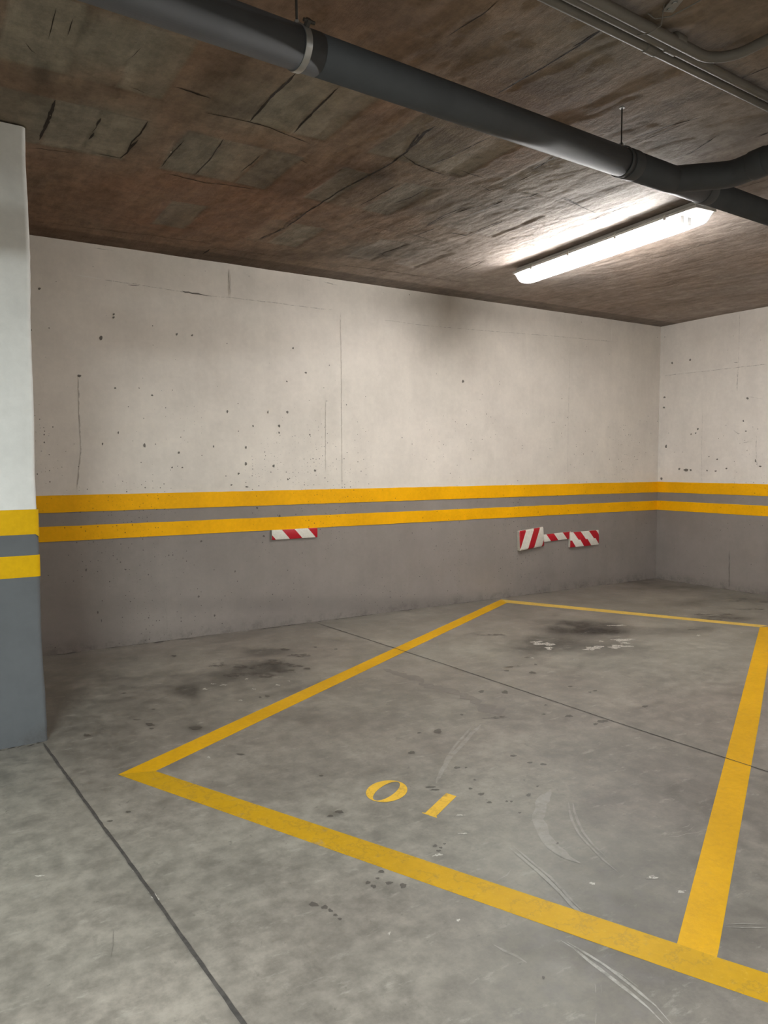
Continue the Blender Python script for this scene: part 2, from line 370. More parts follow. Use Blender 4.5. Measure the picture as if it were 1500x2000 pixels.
CEILING_RUST = [
    (-6.351,-1.416,0.257,-0.157,0.029,0.198,0.7),
    (-5.896,-1.386,0.276,-0.169,0.056,0.214,0.8),
    (-5.92,-0.918,0.758,-0.462,0.1,0.438,0.45),
    (-5.988,-2.001,0.059,-0.036,0.087,0.309,0.5),
    (-5.274,-1.767,0.277,-0.169,0.119,0.258,0.6),
    (-5.341,-2.304,0.161,-0.099,0.1,0.192,0.6),
    (-5.27,-2.641,0.075,-0.046,0.073,0.119,0.8),
    (-5.203,-1.254,0.569,-0.347,0.209,0.497,0.5),
    (-5.008,-2.01,0.091,-0.055,0.102,0.177,0.6),
    (-4.526,-1.769,0.381,-0.233,0.286,0.427,0.35),
    (-3.617,-1.078,0.635,-0.386,0.327,0.423,0.25),
    (-5.598,-1.728,0.178,-0.109,0.092,0.252,0.7),
    (-5.454,-0.885,0.7,-0.426,0.124,0.375,0.4),
    (-4.528,-0.82,0.905,-0.55,0.169,0.319,0.35),
    (-6.057,-2.591,0.099,-0.061,0.045,0.142,0.25),
]

CEILING_GREY = [
    (-6.492,-2.486,0.188,-0.115,0.043,0.282,0.5),
    (-6.319,-2.592,0.125,-0.077,0.037,0.169,0.8),
    (-6.287,-1.847,0.195,-0.119,0.039,0.214,0.7),
    (-5.794,-1.757,0.107,-0.066,0.057,0.181,0.7),
    (-5.681,-2.443,0.221,-0.135,0.09,0.209,0.5),
    (-4.493,-2.072,0.288,-0.176,0.274,0.369,0.4),
    (-4.13,-0.917,0.247,-0.15,0.108,0.171,0.7),
    (-5.023,-3.349,0.319,-0.196,0.19,0.2,0.3),
    (-4.885,-3.584,0.152,-0.093,0.194,0.168,0.3),
    (-6.62,-2.588,0.148,-0.091,0.029,0.256,0.3),
    (-3.883,-2.353,0.294,-0.18,0.232,0.229,0.5),
    (-3.865,-2.863,0.264,-0.162,0.315,0.257,0.3),
]

CEILING_TONES = [
    (-6.535,-2.188,0.037,-0.023,0.013,0.101,-0.55),
    (-5.945,-2.616,0.084,-0.051,0.064,0.179,-0.35),
    (-5.297,-2.512,0.096,-0.059,0.074,0.128,-0.1),
    (-4.974,-1.95,0.139,-0.085,0.106,0.184,-0.35),
    (-4.918,-2.066,0.068,-0.042,0.053,0.087,-0.4),
    (-5.801,-2.342,0.111,-0.068,0.033,0.087,-0.3),
    (-4.13,-0.917,0.247,-0.15,0.094,0.149,-0.3),
    (-5.267,-1.687,0.141,-0.086,0.091,0.202,-0.25),
    (-4.348,-1.775,0.208,-0.127,0.104,0.144,-0.25),
    (-6.367,-2.174,0.282,-0.173,0.011,0.061,-0.2),
    (-5.432,-2.747,0.071,-0.043,0.124,0.216,0.2),
    (-5.424,-2.463,0.057,-0.035,0.135,0.259,0.2),
    (-5.702,-2.206,0.293,-0.179,0.03,0.077,0.15),
    (-6.246,-2.388,0.034,-0.021,0.036,0.157,0.25),
    (-4.789,-0.366,0.948,-0.576,0.053,0.123,-0.3),
    (-4.882,-3.512,0.062,-0.038,0.05,0.045,-0.25),
]

WALL_BACK_STROKES = [
    ([(-6.069,2.578),(-5.888,2.57)],0.006,'ridge'),
    ([(-5.888,2.567),(-5.647,2.565),(-5.431,2.555),(-5.166,2.55),(-4.98,2.552),(-4.592,2.553),(-4.096,2.55)],0.005,'hair'),
    ([(-5.337,2.559),(-5.262,2.553),(-5.146,2.548)],0.012,'crack'),
    ([(-5.717,2.557),(-5.64,2.559)],0.008,'crack'),
    ([(-4.976,2.765),(-4.98,2.556)],0.006,'hair'),
    ([(-4.961,2.748),(-4.964,2.558)],0.006,'ridge'),
    ([(-5.966,2.776),(-5.798,2.777)],0.004,'hair'),
    ([(-4.178,2.77),(-4.047,2.762)],0.008,'hair'),
    ([(-4.37,2.762),(-4.279,2.765)],0.004,'hair'),
    ([(-3.604,2.521),(-3.178,2.514),(-2.781,2.524),(-2.167,2.542),(-1.491,2.562),(-0.791,2.575)],0.004,'hair'),
    ([(-0.794,2.718),(-0.79,2.57)],0.006,'ridge'),
    ([(-1.396,2.458),(-1.406,1.842),(-1.407,1.116)],0.003,'hair'),
    ([(-4.025,2.541),(-4.019,1.958),(-4.021,1.111)],0.003,'hair'),
    ([(-4.168,1.825),(-4.173,1.24)],0.003,'hair'),
    ([(-6.062,1.882),(-6.061,1.569),(-6.059,1.395),(-6.093,1.131)],0.006,'hair'),
    ([(-5.588,0.431),(-5.524,0.311),(-5.5,0.195),(-5.5,0.042)],0.006,'hair'),
    ([(-1.395,0.433),(-1.402,0.009)],0.004,'hair'),
    ([(-2.194,0.242),(-2.207,0.218)],0.012,'crack'),
    ([(-5.876,0.365),(-5.753,0.349)],0.004,'hair'),
    ([(-0.833,0.442),(-0.816,0.397)],0.018,'crack'),
    ([(-0.778,0.444),(-0.769,0.416)],0.01,'crack'),
    ([(-0.585,0.444),(-0.584,0.427)],0.01,'crack'),
]

WALL_BACK_PITS = [
    (-5.908,2.171,0.01,0.001,-0.0,-0.014),
    (-5.63,1.434,0.009,0.0,-0.0,-0.013),
    (-5.822,1.832,0.007,0.0,-0.0,-0.007),
    (-5.568,1.794,0.007,0.0,-0.0,-0.007),
    (-5.819,2.341,0.007,0.001,-0.0,-0.007),
    (-5.82,2.32,0.007,0.001,-0.0,-0.007),
    (-5.381,2.243,0.007,0.001,-0.0,-0.009),
    (-5.268,2.245,0.008,0.001,-0.0,-0.007),
    (-4.456,2.216,0.007,0.001,-0.0,-0.008),
    (-4.346,2.03,0.009,0.001,-0.0,-0.008),
    (-4.513,1.951,0.007,0.0,-0.0,-0.006),
    (-5.007,1.697,0.006,0.0,-0.0,-0.012),
    (-4.677,1.704,0.006,0.0,-0.0,-0.012),
    (-4.511,1.71,0.009,0.0,-0.0,-0.012),
    (-4.863,1.427,0.008,0.0,-0.0,-0.01),
    (-4.802,1.593,0.006,0.0,-0.0,-0.008),
    (-4.583,1.599,0.009,0.0,-0.0,-0.012),
    (-4.584,1.546,0.007,0.0,-0.0,-0.008),
    (-4.315,1.535,0.007,0.0,-0.0,-0.006),
    (-5.12,1.432,0.006,0.0,-0.0,-0.008),
    (-5.384,1.384,0.008,0.0,-0.0,-0.009),
    (-4.865,1.301,0.01,-0.0,-0.0,-0.012),
    (-4.635,1.284,0.011,-0.0,-0.0,-0.01),
    (-4.271,1.245,0.009,-0.0,-0.0,-0.01),
    (-4.925,1.226,0.008,-0.0,-0.0,-0.008),
    (-4.984,1.14,0.008,-0.0,-0.0,-0.006),
    (-4.86,1.123,0.013,-0.0,-0.0,-0.006),
    (-4.513,1.177,0.007,-0.0,-0.0,-0.008),
    (-5.809,1.522,0.005,0.0,-0.0,-0.009),
    (-5.917,1.442,0.005,0.0,-0.0,-0.009),
    (-5.436,1.276,0.006,-0.0,-0.0,-0.006),
    (-5.36,1.275,0.006,-0.0,-0.0,-0.006),
    (-2.755,2.05,0.015,0.001,0.0,-0.012),
    (-6.288,2.46,0.009,0.001,-0.0,-0.007),
    (-6.055,1.903,0.01,0.001,-0.0,-0.01),
    (-6.348,2.184,0.006,0.001,-0.0,-0.007),
    (-5.228,0.721,0.008,-0.0,-0.0,-0.008),
    (-4.588,0.885,0.009,-0.0,-0.0,-0.01),
    (-4.778,0.957,0.009,-0.0,-0.0,-0.008),
    (-6.048,0.568,0.005,-0.0,-0.0,-0.011),
    (-5.979,0.262,0.005,-0.001,-0.0,-0.011),
    (-5.956,0.201,0.003,-0.0,-0.0,-0.011),
    (-5.135,0.146,0.006,-0.001,-0.0,-0.01),
    (-5.256,0.304,0.008,-0.001,-0.0,-0.008),
    (-5.784,0.551,0.007,-0.001,-0.0,-0.006),
    (-4.966,0.472,0.006,-0.0,-0.0,-0.008),
    (-4.587,0.987,0.011,-0.0,-0.0,-0.008),
    (-4.857,1.015,0.01,-0.0,-0.0,-0.008),
    (-4.83,0.847,0.008,-0.0,-0.0,-0.006),
    (-4.133,0.872,0.01,-0.0,-0.0,-0.011),
    (-4.725,0.733,0.009,-0.0,-0.0,-0.008),
]

WALL_RIGHT_STROKES = [
    ([(-0.055,2.26),(-0.458,2.256),(-0.867,2.254)],0.005,'hair'),
    ([(-0.867,2.249),(-1.085,2.255),(-1.242,2.252)],0.006,'hair'),
    ([(-0.055,2.276),(-0.867,2.27)],0.004,'ridge'),
    ([(-0.934,2.788),(-0.936,2.343),(-0.93,1.997)],0.003,'hair'),
    ([(-0.929,2.232),(-0.924,2.039)],0.008,'hair'),
    ([(-0.888,2.308),(-0.932,2.313)],0.014,'crack'),
    ([(-0.928,1.319),(-0.933,0.8)],0.003,'hair'),
    ([(-0.542,1.858),(-0.551,1.094)],0.003,'hair'),
    ([(-1.149,1.57),(-1.151,1.318),(-1.169,1.258)],0.006,'hair'),
    ([(-1.03,1.959),(-1.201,1.921)],0.003,'hair'),
    ([(-0.894,0.404),(-0.9,0.008)],0.007,'crack'),
    ([(-0.846,0.293),(-0.837,0.186)],0.006,'hair'),
    ([(-0.897,1.63),(-0.954,1.587),(-0.997,1.595)],0.012,'hair'),
    ([(-1.0,1.498),(-1.108,1.51)],0.01,'hair'),
]

WALL_RIGHT_PITS = [
    (-0.38,2.394,-0.012,-0.001,-0.0,-0.011),
    (-0.157,2.388,-0.013,-0.002,-0.0,-0.011),
    (-0.068,2.023,-0.013,-0.001,-0.0,-0.011),
    (-0.064,1.911,-0.013,-0.001,-0.0,-0.011),
    (-0.493,1.657,-0.012,-0.001,-0.0,-0.011),
    (-0.414,1.606,-0.009,-0.0,-0.0,-0.008),
    (-0.469,1.615,-0.009,-0.0,-0.0,-0.008),
    (-0.278,1.234,-0.013,0.0,-0.0,-0.011),
    (-0.361,1.223,-0.025,0.0,-0.0,-0.017),
    (-0.418,1.223,-0.012,0.0,-0.0,-0.011),
    (-0.614,1.219,-0.009,0.0,-0.0,-0.008),
    (-0.714,1.214,-0.012,0.0,-0.0,-0.008),
    (-0.835,1.241,-0.011,0.0,-0.0,-0.008),
    (-0.051,1.125,-0.013,0.0,-0.0,-0.017),
    (-0.102,1.482,-0.013,-0.0,-0.0,-0.017),
    (-1.041,1.938,-0.014,-0.001,-0.0,-0.01),
    (-1.195,1.263,-0.013,0.0,-0.0,-0.008),
    (-1.146,1.318,-0.008,-0.0,-0.0,-0.015),
    (-1.005,1.717,-0.008,-0.0,-0.0,-0.01),
    (-0.633,1.364,-0.009,-0.0,-0.0,-0.005),
    (-0.728,1.336,-0.009,-0.0,-0.0,-0.008),
    (-1.035,1.614,-0.011,-0.0,-0.0,-0.005),
]

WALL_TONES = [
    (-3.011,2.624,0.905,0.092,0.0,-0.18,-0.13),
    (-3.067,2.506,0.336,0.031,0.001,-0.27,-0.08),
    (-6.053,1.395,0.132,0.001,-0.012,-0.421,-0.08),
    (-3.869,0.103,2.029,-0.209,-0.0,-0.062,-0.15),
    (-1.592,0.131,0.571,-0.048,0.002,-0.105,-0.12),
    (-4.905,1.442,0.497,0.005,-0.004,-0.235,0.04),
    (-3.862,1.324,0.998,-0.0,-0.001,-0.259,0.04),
]

# ------------------------------------------------------------------ helpers
def tag(o, label=None, cat=None, group=None, kind=None):
    if label: o['label'] = label
    if cat: o['category'] = cat
    if group: o['group'] = group
    if kind: o['kind'] = kind
    return o

def empty(name, loc=(0, 0, 0), rz=0.0):
    o = bpy.data.objects.new(name, None); C.objects.link(o); o.location = loc; o.rotation_euler = (0, 0, rz)
    o.empty_display_size = 0.1
    return o

def link(name, me, mats, parent=None, smooth=False):
    o = bpy.data.objects.new(name, me); C.objects.link(o)
    for m in (mats if isinstance(mats, (list, tuple)) else [mats]): me.materials.append(m)
    if smooth:
        for p in me.polygons: p.use_smooth = True
    if parent: o.parent = parent
    return o

def from_bm(name, bm, mats, parent=None, smooth=False, angle=None):
    bm.normal_update()
    me = bpy.data.meshes.new(name); bm.to_mesh(me); bm.free()
    o = link(name, me, mats, parent, smooth)
    if angle is not None:
        for p in me.polygons: p.use_smooth = True
        me.set_sharp_from_angle(angle=math.radians(angle))
    return o

def bm_box(bm, a, b, bev=0.0, seg=2, mi=0):
    vs_ = [bm.verts.new((x, y, z)) for x in (a[0], b[0]) for y in (a[1], b[1]) for z in (a[2], b[2])]
    fs = [bm.faces.new([vs_[i] for i in q]) for q in ((0, 1, 3, 2), (4, 6, 7, 5), (0, 4, 5, 1), (2, 3, 7, 6), (0, 2, 6, 4), (1, 5, 7, 3))]
    bmesh.ops.recalc_face_normals(bm, faces=fs)
    for f in fs: f.material_index = mi
    if bev > 0:
        es = list({e for f in fs for e in f.edges})
        bmesh.ops.bevel(bm, geom=es, offset=bev, segments=seg, profile=0.5, affect='EDGES')

def bm_tube(bm, pts, r, seg=20, cap=True, mi=0):
    """a tube along a list of points; r a number or a list"""
    pts = [Vector(p) for p in pts]; n = len(pts)
    rs = r if isinstance(r, (list, tuple)) else [r] * n
    rings = []; up = None
    for i, p in enumerate(pts):
        t = (pts[min(i + 1, n - 1)] - pts[max(i - 1, 0)]).normalized()
        if up is None: up = Vector((0, 0, 1)) if abs(t.z) < 0.9 else Vector((1, 0, 0))
        s = t.cross(up).normalized(); up = s.cross(t).normalized()
        rings.append([bm.verts.new(p + rs[i] * (math.cos(a) * s + math.sin(a) * up)) for a in [2 * math.pi * k / seg for k in range(seg)]])
    for i in range(n - 1):
        for k in range(seg):
            f = bm.faces.new((rings[i][k], rings[i][(k + 1) % seg], rings[i + 1][(k + 1) % seg], rings[i + 1][k])); f.material_index = mi; f.smooth = True
    if cap:
        f = bm.faces.new(rings[0][::-1]); f.material_index = mi
        f = bm.faces.new(rings[-1]); f.material_index = mi
    return rings

def arc_pts(p0, p1, p2, r, n=8):
    """corner p1 between p0 and p2 rounded off with radius r"""
    p0, p1, p2 = Vector(p0), Vector(p1), Vector(p2)
    a = (p0 - p1).normalized(); b = (p2 - p1).normalized(); th = a.angle(b)
    d = r / math.tan(th / 2); c = p1 + (a + b).normalized() * (r / math.sin(th / 2))
    s = p1 + a * d - c; e = p1 + b * d - c; w_ = s.angle(e)
    return [c + (s * math.sin(w_ * (1 - t)) + e * math.sin(w_ * t)) / math.sin(w_) for t in [k / n for k in range(n + 1)]]

# smooth value noise on arrays
LAT = rng.random((64, 64))
def vnoise(x, y, ox=0.0, oy=0.0):
    x = x + ox; y = y + oy
    xi = np.floor(x).astype(int); yi = np.floor(y).astype(int); fx = x - xi; fy = y - yi
    fx = fx * fx * (3 - 2 * fx); fy = fy * fy * (3 - 2 * fy)
    g = lambda a, b: LAT[a % 64, b % 64]
    return (g(xi, yi) * (1 - fx) + g(xi + 1, yi) * fx) * (1 - fy) + (g(xi, yi + 1) * (1 - fx) + g(xi + 1, yi + 1) * fx) * fy
def fbm(x, y, sc=1.0, oc=4, ox=0.0, oy=0.0):
    s = 0; a = 1; t = 0
    for k in range(oc):
        s = s + a * vnoise(x * sc, y * sc, ox + 13.7 * k, oy + 7.3 * k); t += a; a *= 0.55; sc *= 2.03
    return s / t - 0.5
def sstep(x, a, b):
    t = np.clip((x - a) / (b - a), 0, 1); return t * t * (3 - 2 * t)
def blob(U, V, e):
    """soft ellipse given by its centre and two half axes"""
    du = U - e[0]; dv = V - e[1]; det = e[2] * e[5] - e[3] * e[4]
    if abs(det) < 1e-9: return np.zeros_like(U)
    a = (du * e[5] - dv * e[4]) / det; b = (-du * e[3] + dv * e[2]) / det
    return np.exp(-np.minimum((a * a + b * b), 30.0) ** 1.3 * 0.9)

def axis_steps(a, fine0, fine1, b, step, coarse=0.5):
    out = list(np.arange(a, fine0, coarse)) if a < fine0 else []
    out += list(np.arange(fine0, fine1, step)) + [fine1]
    if b > fine1: out += list(np.arange(fine1 + coarse, b, coarse)) + [b]
    return np.array(out)

def grid_mesh(name, us, vs_, place, tone, height=None, flip=False):
    """grid with a colour attribute 'tone'; place(U,V,h) -> x,y,z arrays"""
    U, V = np.meshgrid(us, vs_, indexing='ij'); nu, nv = U.shape
    h = height(U, V) if height else np.zeros_like(U)
    X, Y, Z = place(U, V, h)
    me = bpy.data.meshes.new(name)
    me.vertices.add(nu * nv); me.vertices.foreach_set('co', np.stack([X, Y, Z], -1).astype(np.float32).ravel())
    i = np.arange(nu * nv).reshape(nu, nv)
    q = np.stack([i[:-1, :-1], i[1:, :-1], i[1:, 1:], i[:-1, 1:]], -1).reshape(-1, 4)
    if flip: q = q[:, ::-1]
    n = len(q)
    me.loops.add(n * 4); me.loops.foreach_set('vertex_index', q.astype(np.int32).ravel())
    me.polygons.add(n); me.polygons.foreach_set('loop_start', np.arange(0, n * 4, 4, dtype=np.int32))
    me.update(calc_edges=True)
    col = tone(U, V)
    at = me.attributes.new('tone', 'FLOAT_COLOR', 'POINT')
    at.data.foreach_set('color', np.concatenate([col, np.ones(col.shape[:2] + (1,))], -1).astype(np.float32).ravel())
    me.polygons.foreach_set('use_smooth', np.ones(n, dtype=bool))
    return me

class Marks:
    """flat irregular marks (cracks, spots, scuffs) lying on a surface, a hair's breadth in front of it"""
    def __init__(s, place): s.bm = bmesh.new(); s.uv = []; s.n = 0; s.place = lambda u, v, h: (s.uv.append((u, v)), place(u, v, h))[1]
    def lift(s): s.n += 1; return 0.0006 + (s.n % 12) * 0.00006
    def ribbon(s, pts, w, mi, rough=0.35, step=0.02, seed=0, gap=0.0):
        pts = [Vector(p) for p in pts]; P = []
        for a, b in zip(pts[:-1], pts[1:]):
            k = max(1, int((b - a).length / step))
            P += [a.lerp(b, t / k) for t in range(k)]
        P.append(pts[-1]); n = len(P)
        if n < 2: return
        r = random.Random(seed * 31 + n); h = s.lift(); prev = None; dev = 0.0
        for i, p in enumerate(P):
            t = (P[min(i + 1, n - 1)] - P[max(i - 1, 0)]).normalized(); nn = Vector((-t.y, t.x))
            dev = dev * 0.8 + r.uniform(-1, 1) * w * rough
            end = min(1.0, (i + .3) / 2.5, (n - 1 - i + .3) / 2.5)
            ww = w * 0.5 * end * (1 + r.uniform(-rough, rough) * 1.3)
            a = s.bm.verts.new(s.place(*(p + nn * (dev + ww)), h)); b = s.bm.verts.new(s.place(*(p + nn * (dev - ww)), h))
            if prev and r.random() >= gap:
                f = s.bm.faces.new((prev[0], a, b, prev[1])); f.material_index = mi
            prev = (a, b)
    def spot(s, e, mi, seed=0, n=18, rough=0.25):
        r = random.Random(seed + 5); h = s.lift(); ph = [r.uniform(0, 6.3) for _ in range(4)]; vv = []
        for k in range(n):
            a = 2 * math.pi * k / n
            rad = 1 + rough * (math.sin(2 * a + ph[0]) * .5 + math.sin(3 * a + ph[1]) * .5 + math.sin(5 * a + ph[2]) * .45 + math.sin(7 * a + ph[3]) * .3)
            u = math.cos(a) * rad; v = math.sin(a) * rad
            vv.append(s.bm.verts.new(s.place(e[0] + e[2] * u + e[4] * v, e[1] + e[3] * u + e[5] * v, h)))
        f = s.bm.faces.new(vv); f.material_index = mi
    def merge(s, me, facing, tone, follow=None):
        n0 = len(me.vertices); bm = s.bm
        if follow and s.uv:
            uv = np.array(s.uv); dz = follow(uv[:, :1], uv[:, 1:])[:, 0]
            for v_, d_ in zip(bm.verts, dz): v_.co.z += float(d_)
        bmesh.ops.triangulate(bm, faces=[f for f in bm.faces if len(f.verts) > 4])
        bm.normal_update()
        for f in bm.faces:
            if f.normal.dot(Vector(facing)) < 0: f.normal_flip()
        b2 = bmesh.new(); b2.from_mesh(me); tmp = bpy.data.meshes.new('marks'); bm.to_mesh(tmp); bm.free()
        b2.from_mesh(tmp); b2.to_mesh(me); b2.free(); bpy.data.meshes.remove(tmp)
        if not s.uv: return
        uv = np.array(s.uv); c_ = tone(uv[:, :1], uv[:, 1:])[:, 0, :]
        at = me.attributes['tone']; buf = np.zeros(len(me.vertices) * 4, np.float32); at.data.foreach_get('color', buf)
        buf = buf.reshape(-1, 4); buf[n0:, :3] = c_; buf[:, 3] = 1; at.data.foreach_set('color', buf.ravel())

# ------------------------------------------------------------------ materials
class NT:
    def __init__(s, name):
        s.m = bpy.data.materials.new(name); s.m.use_nodes = True; s.t = s.m.node_tree; s.b = s.t.nodes['Principled BSDF']
        s.out = s.t.nodes['Material Output']; s._pos = None
    def n(s, typ, **kw):
        o = s.t.nodes.new(typ)
        for k, v in kw.items():
            if k.startswith('i_'):
                key = k[2:]; key = int(key) if key.isdigit() else key.replace('_', ' ')
                if isinstance(v, bpy.types.NodeSocket): s.t.links.new(v, o.inputs[key])
                else: o.inputs[key].default_value = v
            else: setattr(o, k, v)
        return o
    def set(s, key, v):
        if isinstance(v, bpy.types.NodeSocket): s.t.links.new(v, s.b.inputs[key])
        else: s.b.inputs[key].default_value = v
    def pos(s):
        if not s._pos: s._pos = s.n('ShaderNodeNewGeometry').outputs['Position']
        return s._pos
    def noise(s, scale, detail=4, rough=0.55, vec=None, stretch=None):
        v = vec or s.pos()
        if stretch: v = s.n('ShaderNodeMapping', i_0=v, i_3=stretch).outputs[0]
        return s.n('ShaderNodeTexNoise', i_Vector=v, i_Scale=scale, i_Detail=detail, i_Roughness=rough).outputs[0]
    def math(s, op, a, b=0.0, c=None, clamp=False):
        kw = dict(i_0=a, i_1=b)
        if c is not None: kw['i_2'] = c
        return s.n('ShaderNodeMath', operation=op, use_clamp=clamp, **kw).outputs[0]
    def ramp(s, f, a, b, lo=0.0, hi=1.0):
        return s.n('ShaderNodeMapRange', clamp=True, interpolation_type='SMOOTHSTEP', i_0=f, i_1=a, i_2=b, i_3=lo, i_4=hi).outputs[0]
    def mix(s, f, a, b, blend='MIX'):
        o = s.n('ShaderNodeMix', data_type='RGBA', blend_type=blend)
        for k, v in ((0, f), (6, a), (7, b)):
            if isinstance(v, bpy.types.NodeSocket): s.t.links.new(v, o.inputs[k])
            elif k == 0: o.inputs[k].default_value = v
            else: o.inputs[k].default_value = (*v, 1) if len(v) == 3 else v
        return o.outputs[2]
    def scale(s, col, f):
        """colour times a number"""
        g = s.n('ShaderNodeCombineColor', i_0=f, i_1=f, i_2=f).outputs[0]
        return s.mix(1.0, col, g, 'MULTIPLY')
    def bump(s, h, strength=0.3, dist=0.01):
        s.set('Normal', s.n('ShaderNodeBump', i_Height=h, i_Strength=strength, i_Distance=dist).outputs[0])
    def attr(s, name='tone'): return s.n('ShaderNodeAttribute', attribute_name=name).outputs['Color']

def overlay(n, base, o):
    """a mark lying in the surface: colour, strength, noise scale, noise limits"""
    if not o: return base
    a = n.ramp(n.noise(o[2], 5, 0.65), o[3], o[4], 0.0, o[1])
    return n.mix(a, base, o[0])

def pit_mask(n, density=1.0, plane='xz'):
    """small round blow holes of cast concrete, sparse, in clusters"""
    v = n.pos()
    sx = n.n('ShaderNodeSeparateXYZ', i_0=v); fl = n.n('ShaderNodeCombineXYZ', i_0=n.math('ADD', sx.outputs[0], sx.outputs[1]), i_1=sx.outputs[2], i_2=0.0)
    vo = n.n('ShaderNodeTexVoronoi', voronoi_dimensions='2D', i_Vector=fl.outputs[0], i_Scale=38.0)
    sep = n.n('ShaderNodeSeparateColor', i_0=vo.outputs['Color'])
    cl = n.noise(1.3, 3)
    thr = n.ramp(cl, 0.42, 0.66, 0.012 * density, 0.42 * density)
    zz = n.n('ShaderNodeSeparateXYZ', i_0=v).outputs[2]
    thr = n.math('MULTIPLY', thr, n.ramp(zz, 1.95, 1.35, 0.05, 1.0))
    pick = n.math('LESS_THAN', sep.outputs[0], thr)
    rad = n.math('MULTIPLY_ADD', n.math('POWER', sep.outputs[1], 3.0), 0.13, 0.055)
    inside = n.math('LESS_THAN', vo.outputs['Distance'], rad)
    return n.math('MULTIPLY', pick, inside)

WHITE = (0.71, 0.655, 0.59); GREYP = (0.245, 0.216, 0.196); YEL = (0.86, 0.42, 0.0)
def paint_wall(name, white=WHITE, grey=GREYP, pits=1.0, smooth=False, ov=None):
    n = NT(name); z = n.n('ShaderNodeSeparateXYZ', i_0=n.pos()).outputs[2]
    wob = n.noise(9.0, 3)
    zz = n.math('MULTIPLY_ADD', wob, 0.012, z)
    f = n.math('LESS_THAN', zz, 0.5 * (Z1 + Z2))
    base = n.mix(f, white, grey)
    big = n.noise(0.9, 5); fine = n.noise(26.0, 5, 0.7); ver = n.noise(3.0, 4, 0.6, stretch=(3.2, 3.2, 0.35))
    k = n.math('ADD', n.ramp(big, 0.25, 0.75, 0.93, 1.05), n.ramp(fine, 0.3, 0.75, -0.03, 0.025))
    k = n.math('ADD', k, n.ramp(ver, 0.35, 0.7, -0.016, 0.014))
    k = n.math('ADD', k, n.ramp(n.noise(4.0, 7, 0.68), 0.3, 0.72, -0.055, 0.05))
    base = n.scale(base, k)
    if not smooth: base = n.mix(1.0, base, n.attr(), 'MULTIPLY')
    grime = n.math('MULTIPLY', n.ramp(z, 0.13, 0.0), n.ramp(n.noise(8.0, 7, 0.75), 0.42, 0.66, 0.08, 0.55))
    base = n.mix(grime, base, (0.05, 0.042, 0.036))
    hgt = n.math('ADD', n.math('MULTIPLY', n.noise(5.0, 5), 0.9), n.math('MULTIPLY', n.noise(60.0, 3), 0.12))
    if pits > 0:
        pm = pit_mask(n, pits)
        base = n.mix(n.math('MULTIPLY', pm, 0.8), base, (0.06, 0.05, 0.042))
        hgt = n.math('SUBTRACT', hgt, n.math('MULTIPLY', pm, 0.4))
    base = overlay(n, base, ov)
    n.set('Base Color', base); n.set('Roughness', 0.62); n.bump(hgt, 0.35 if not smooth else 0.2, 0.006)
    n.b.inputs['Specular IOR Level'].default_value = 0.3
    return n.m

def paint_yellow(name, worn=0.0, col=YEL, pits=0.0):
    n = NT(name)
    fine = n.noise(35.0, 5, 0.7); big = n.noise(2.5, 4)
    base = n.scale(n.n('ShaderNodeRGB').outputs[0], n.math('ADD', n.ramp(big, 0.3, 0.7, 0.92, 1.06), n.ramp(fine, 0.3, 0.75, -0.05, 0.05)))
    for nd in n.t.nodes:
        if nd.type == 'RGB': nd.outputs[0].default_value = (*col, 1)
    if worn > 0:
        a = n.noise(16.0, 8, 0.75); b = n.noise(5.0, 4, 0.6); cr = n.noise(7.0, 7, 0.65)
        vein = n.ramp(n.math('ABSOLUTE', n.math('SUBTRACT', cr, 0.5)), 0.0, 0.02, 1.0, 0.0)
        m_ = n.math('MULTIPLY', n.ramp(n.math('MULTIPLY_ADD', b, 0.5, n.math('MULTIPLY', a, 0.6)), 0.60, 0.72, 0.0, 1.0), worn)
        base = n.mix(m_, base, (0.30, 0.20, 0.07))
        base = n.mix(n.math('MULTIPLY', vein, 0.32 * worn), base, (0.16, 0.105, 0.04))
        lt = n.ramp(n.noise(50.0, 6, 0.8), 0.56, 0.7, 0.0, 0.35 * worn)
        base = n.mix(lt, base, (0.66, 0.44, 0.09))
    if pits > 0:
        base = n.mix(n.math('MULTIPLY', pit_mask(n, pits), 0.75), base, (0.08, 0.05, 0.02))
    n.set('Base Color', base); n.set('Roughness', 0.5 if worn else 0.55)
    n.b.inputs['Specular IOR Level'].default_value = 0.18
    n.bump(n.noise(40.0, 6, 0.7), 0.25, 0.004)
    return n.m

def plain(name, col, rough=0.5, metal=0.0, noise=0.06, nscale=20.0, spec=0.5, bump=0.0):
    n = NT(name); k = n.ramp(n.noise(nscale, 4), 0.3, 0.7, 1 - noise, 1 + noise)
    rgb = n.n('ShaderNodeRGB').outputs[0]; rgb.default_value = (*col, 1)
    n.set('Base Color', n.scale(rgb, k)); n.set('Roughness', rough); n.set('Metallic', metal)
    n.b.inputs['Specular IOR Level'].default_value = spec
    if bump: n.bump(n.noise(nscale * 2, 4), bump, 0.004)
    return n.m

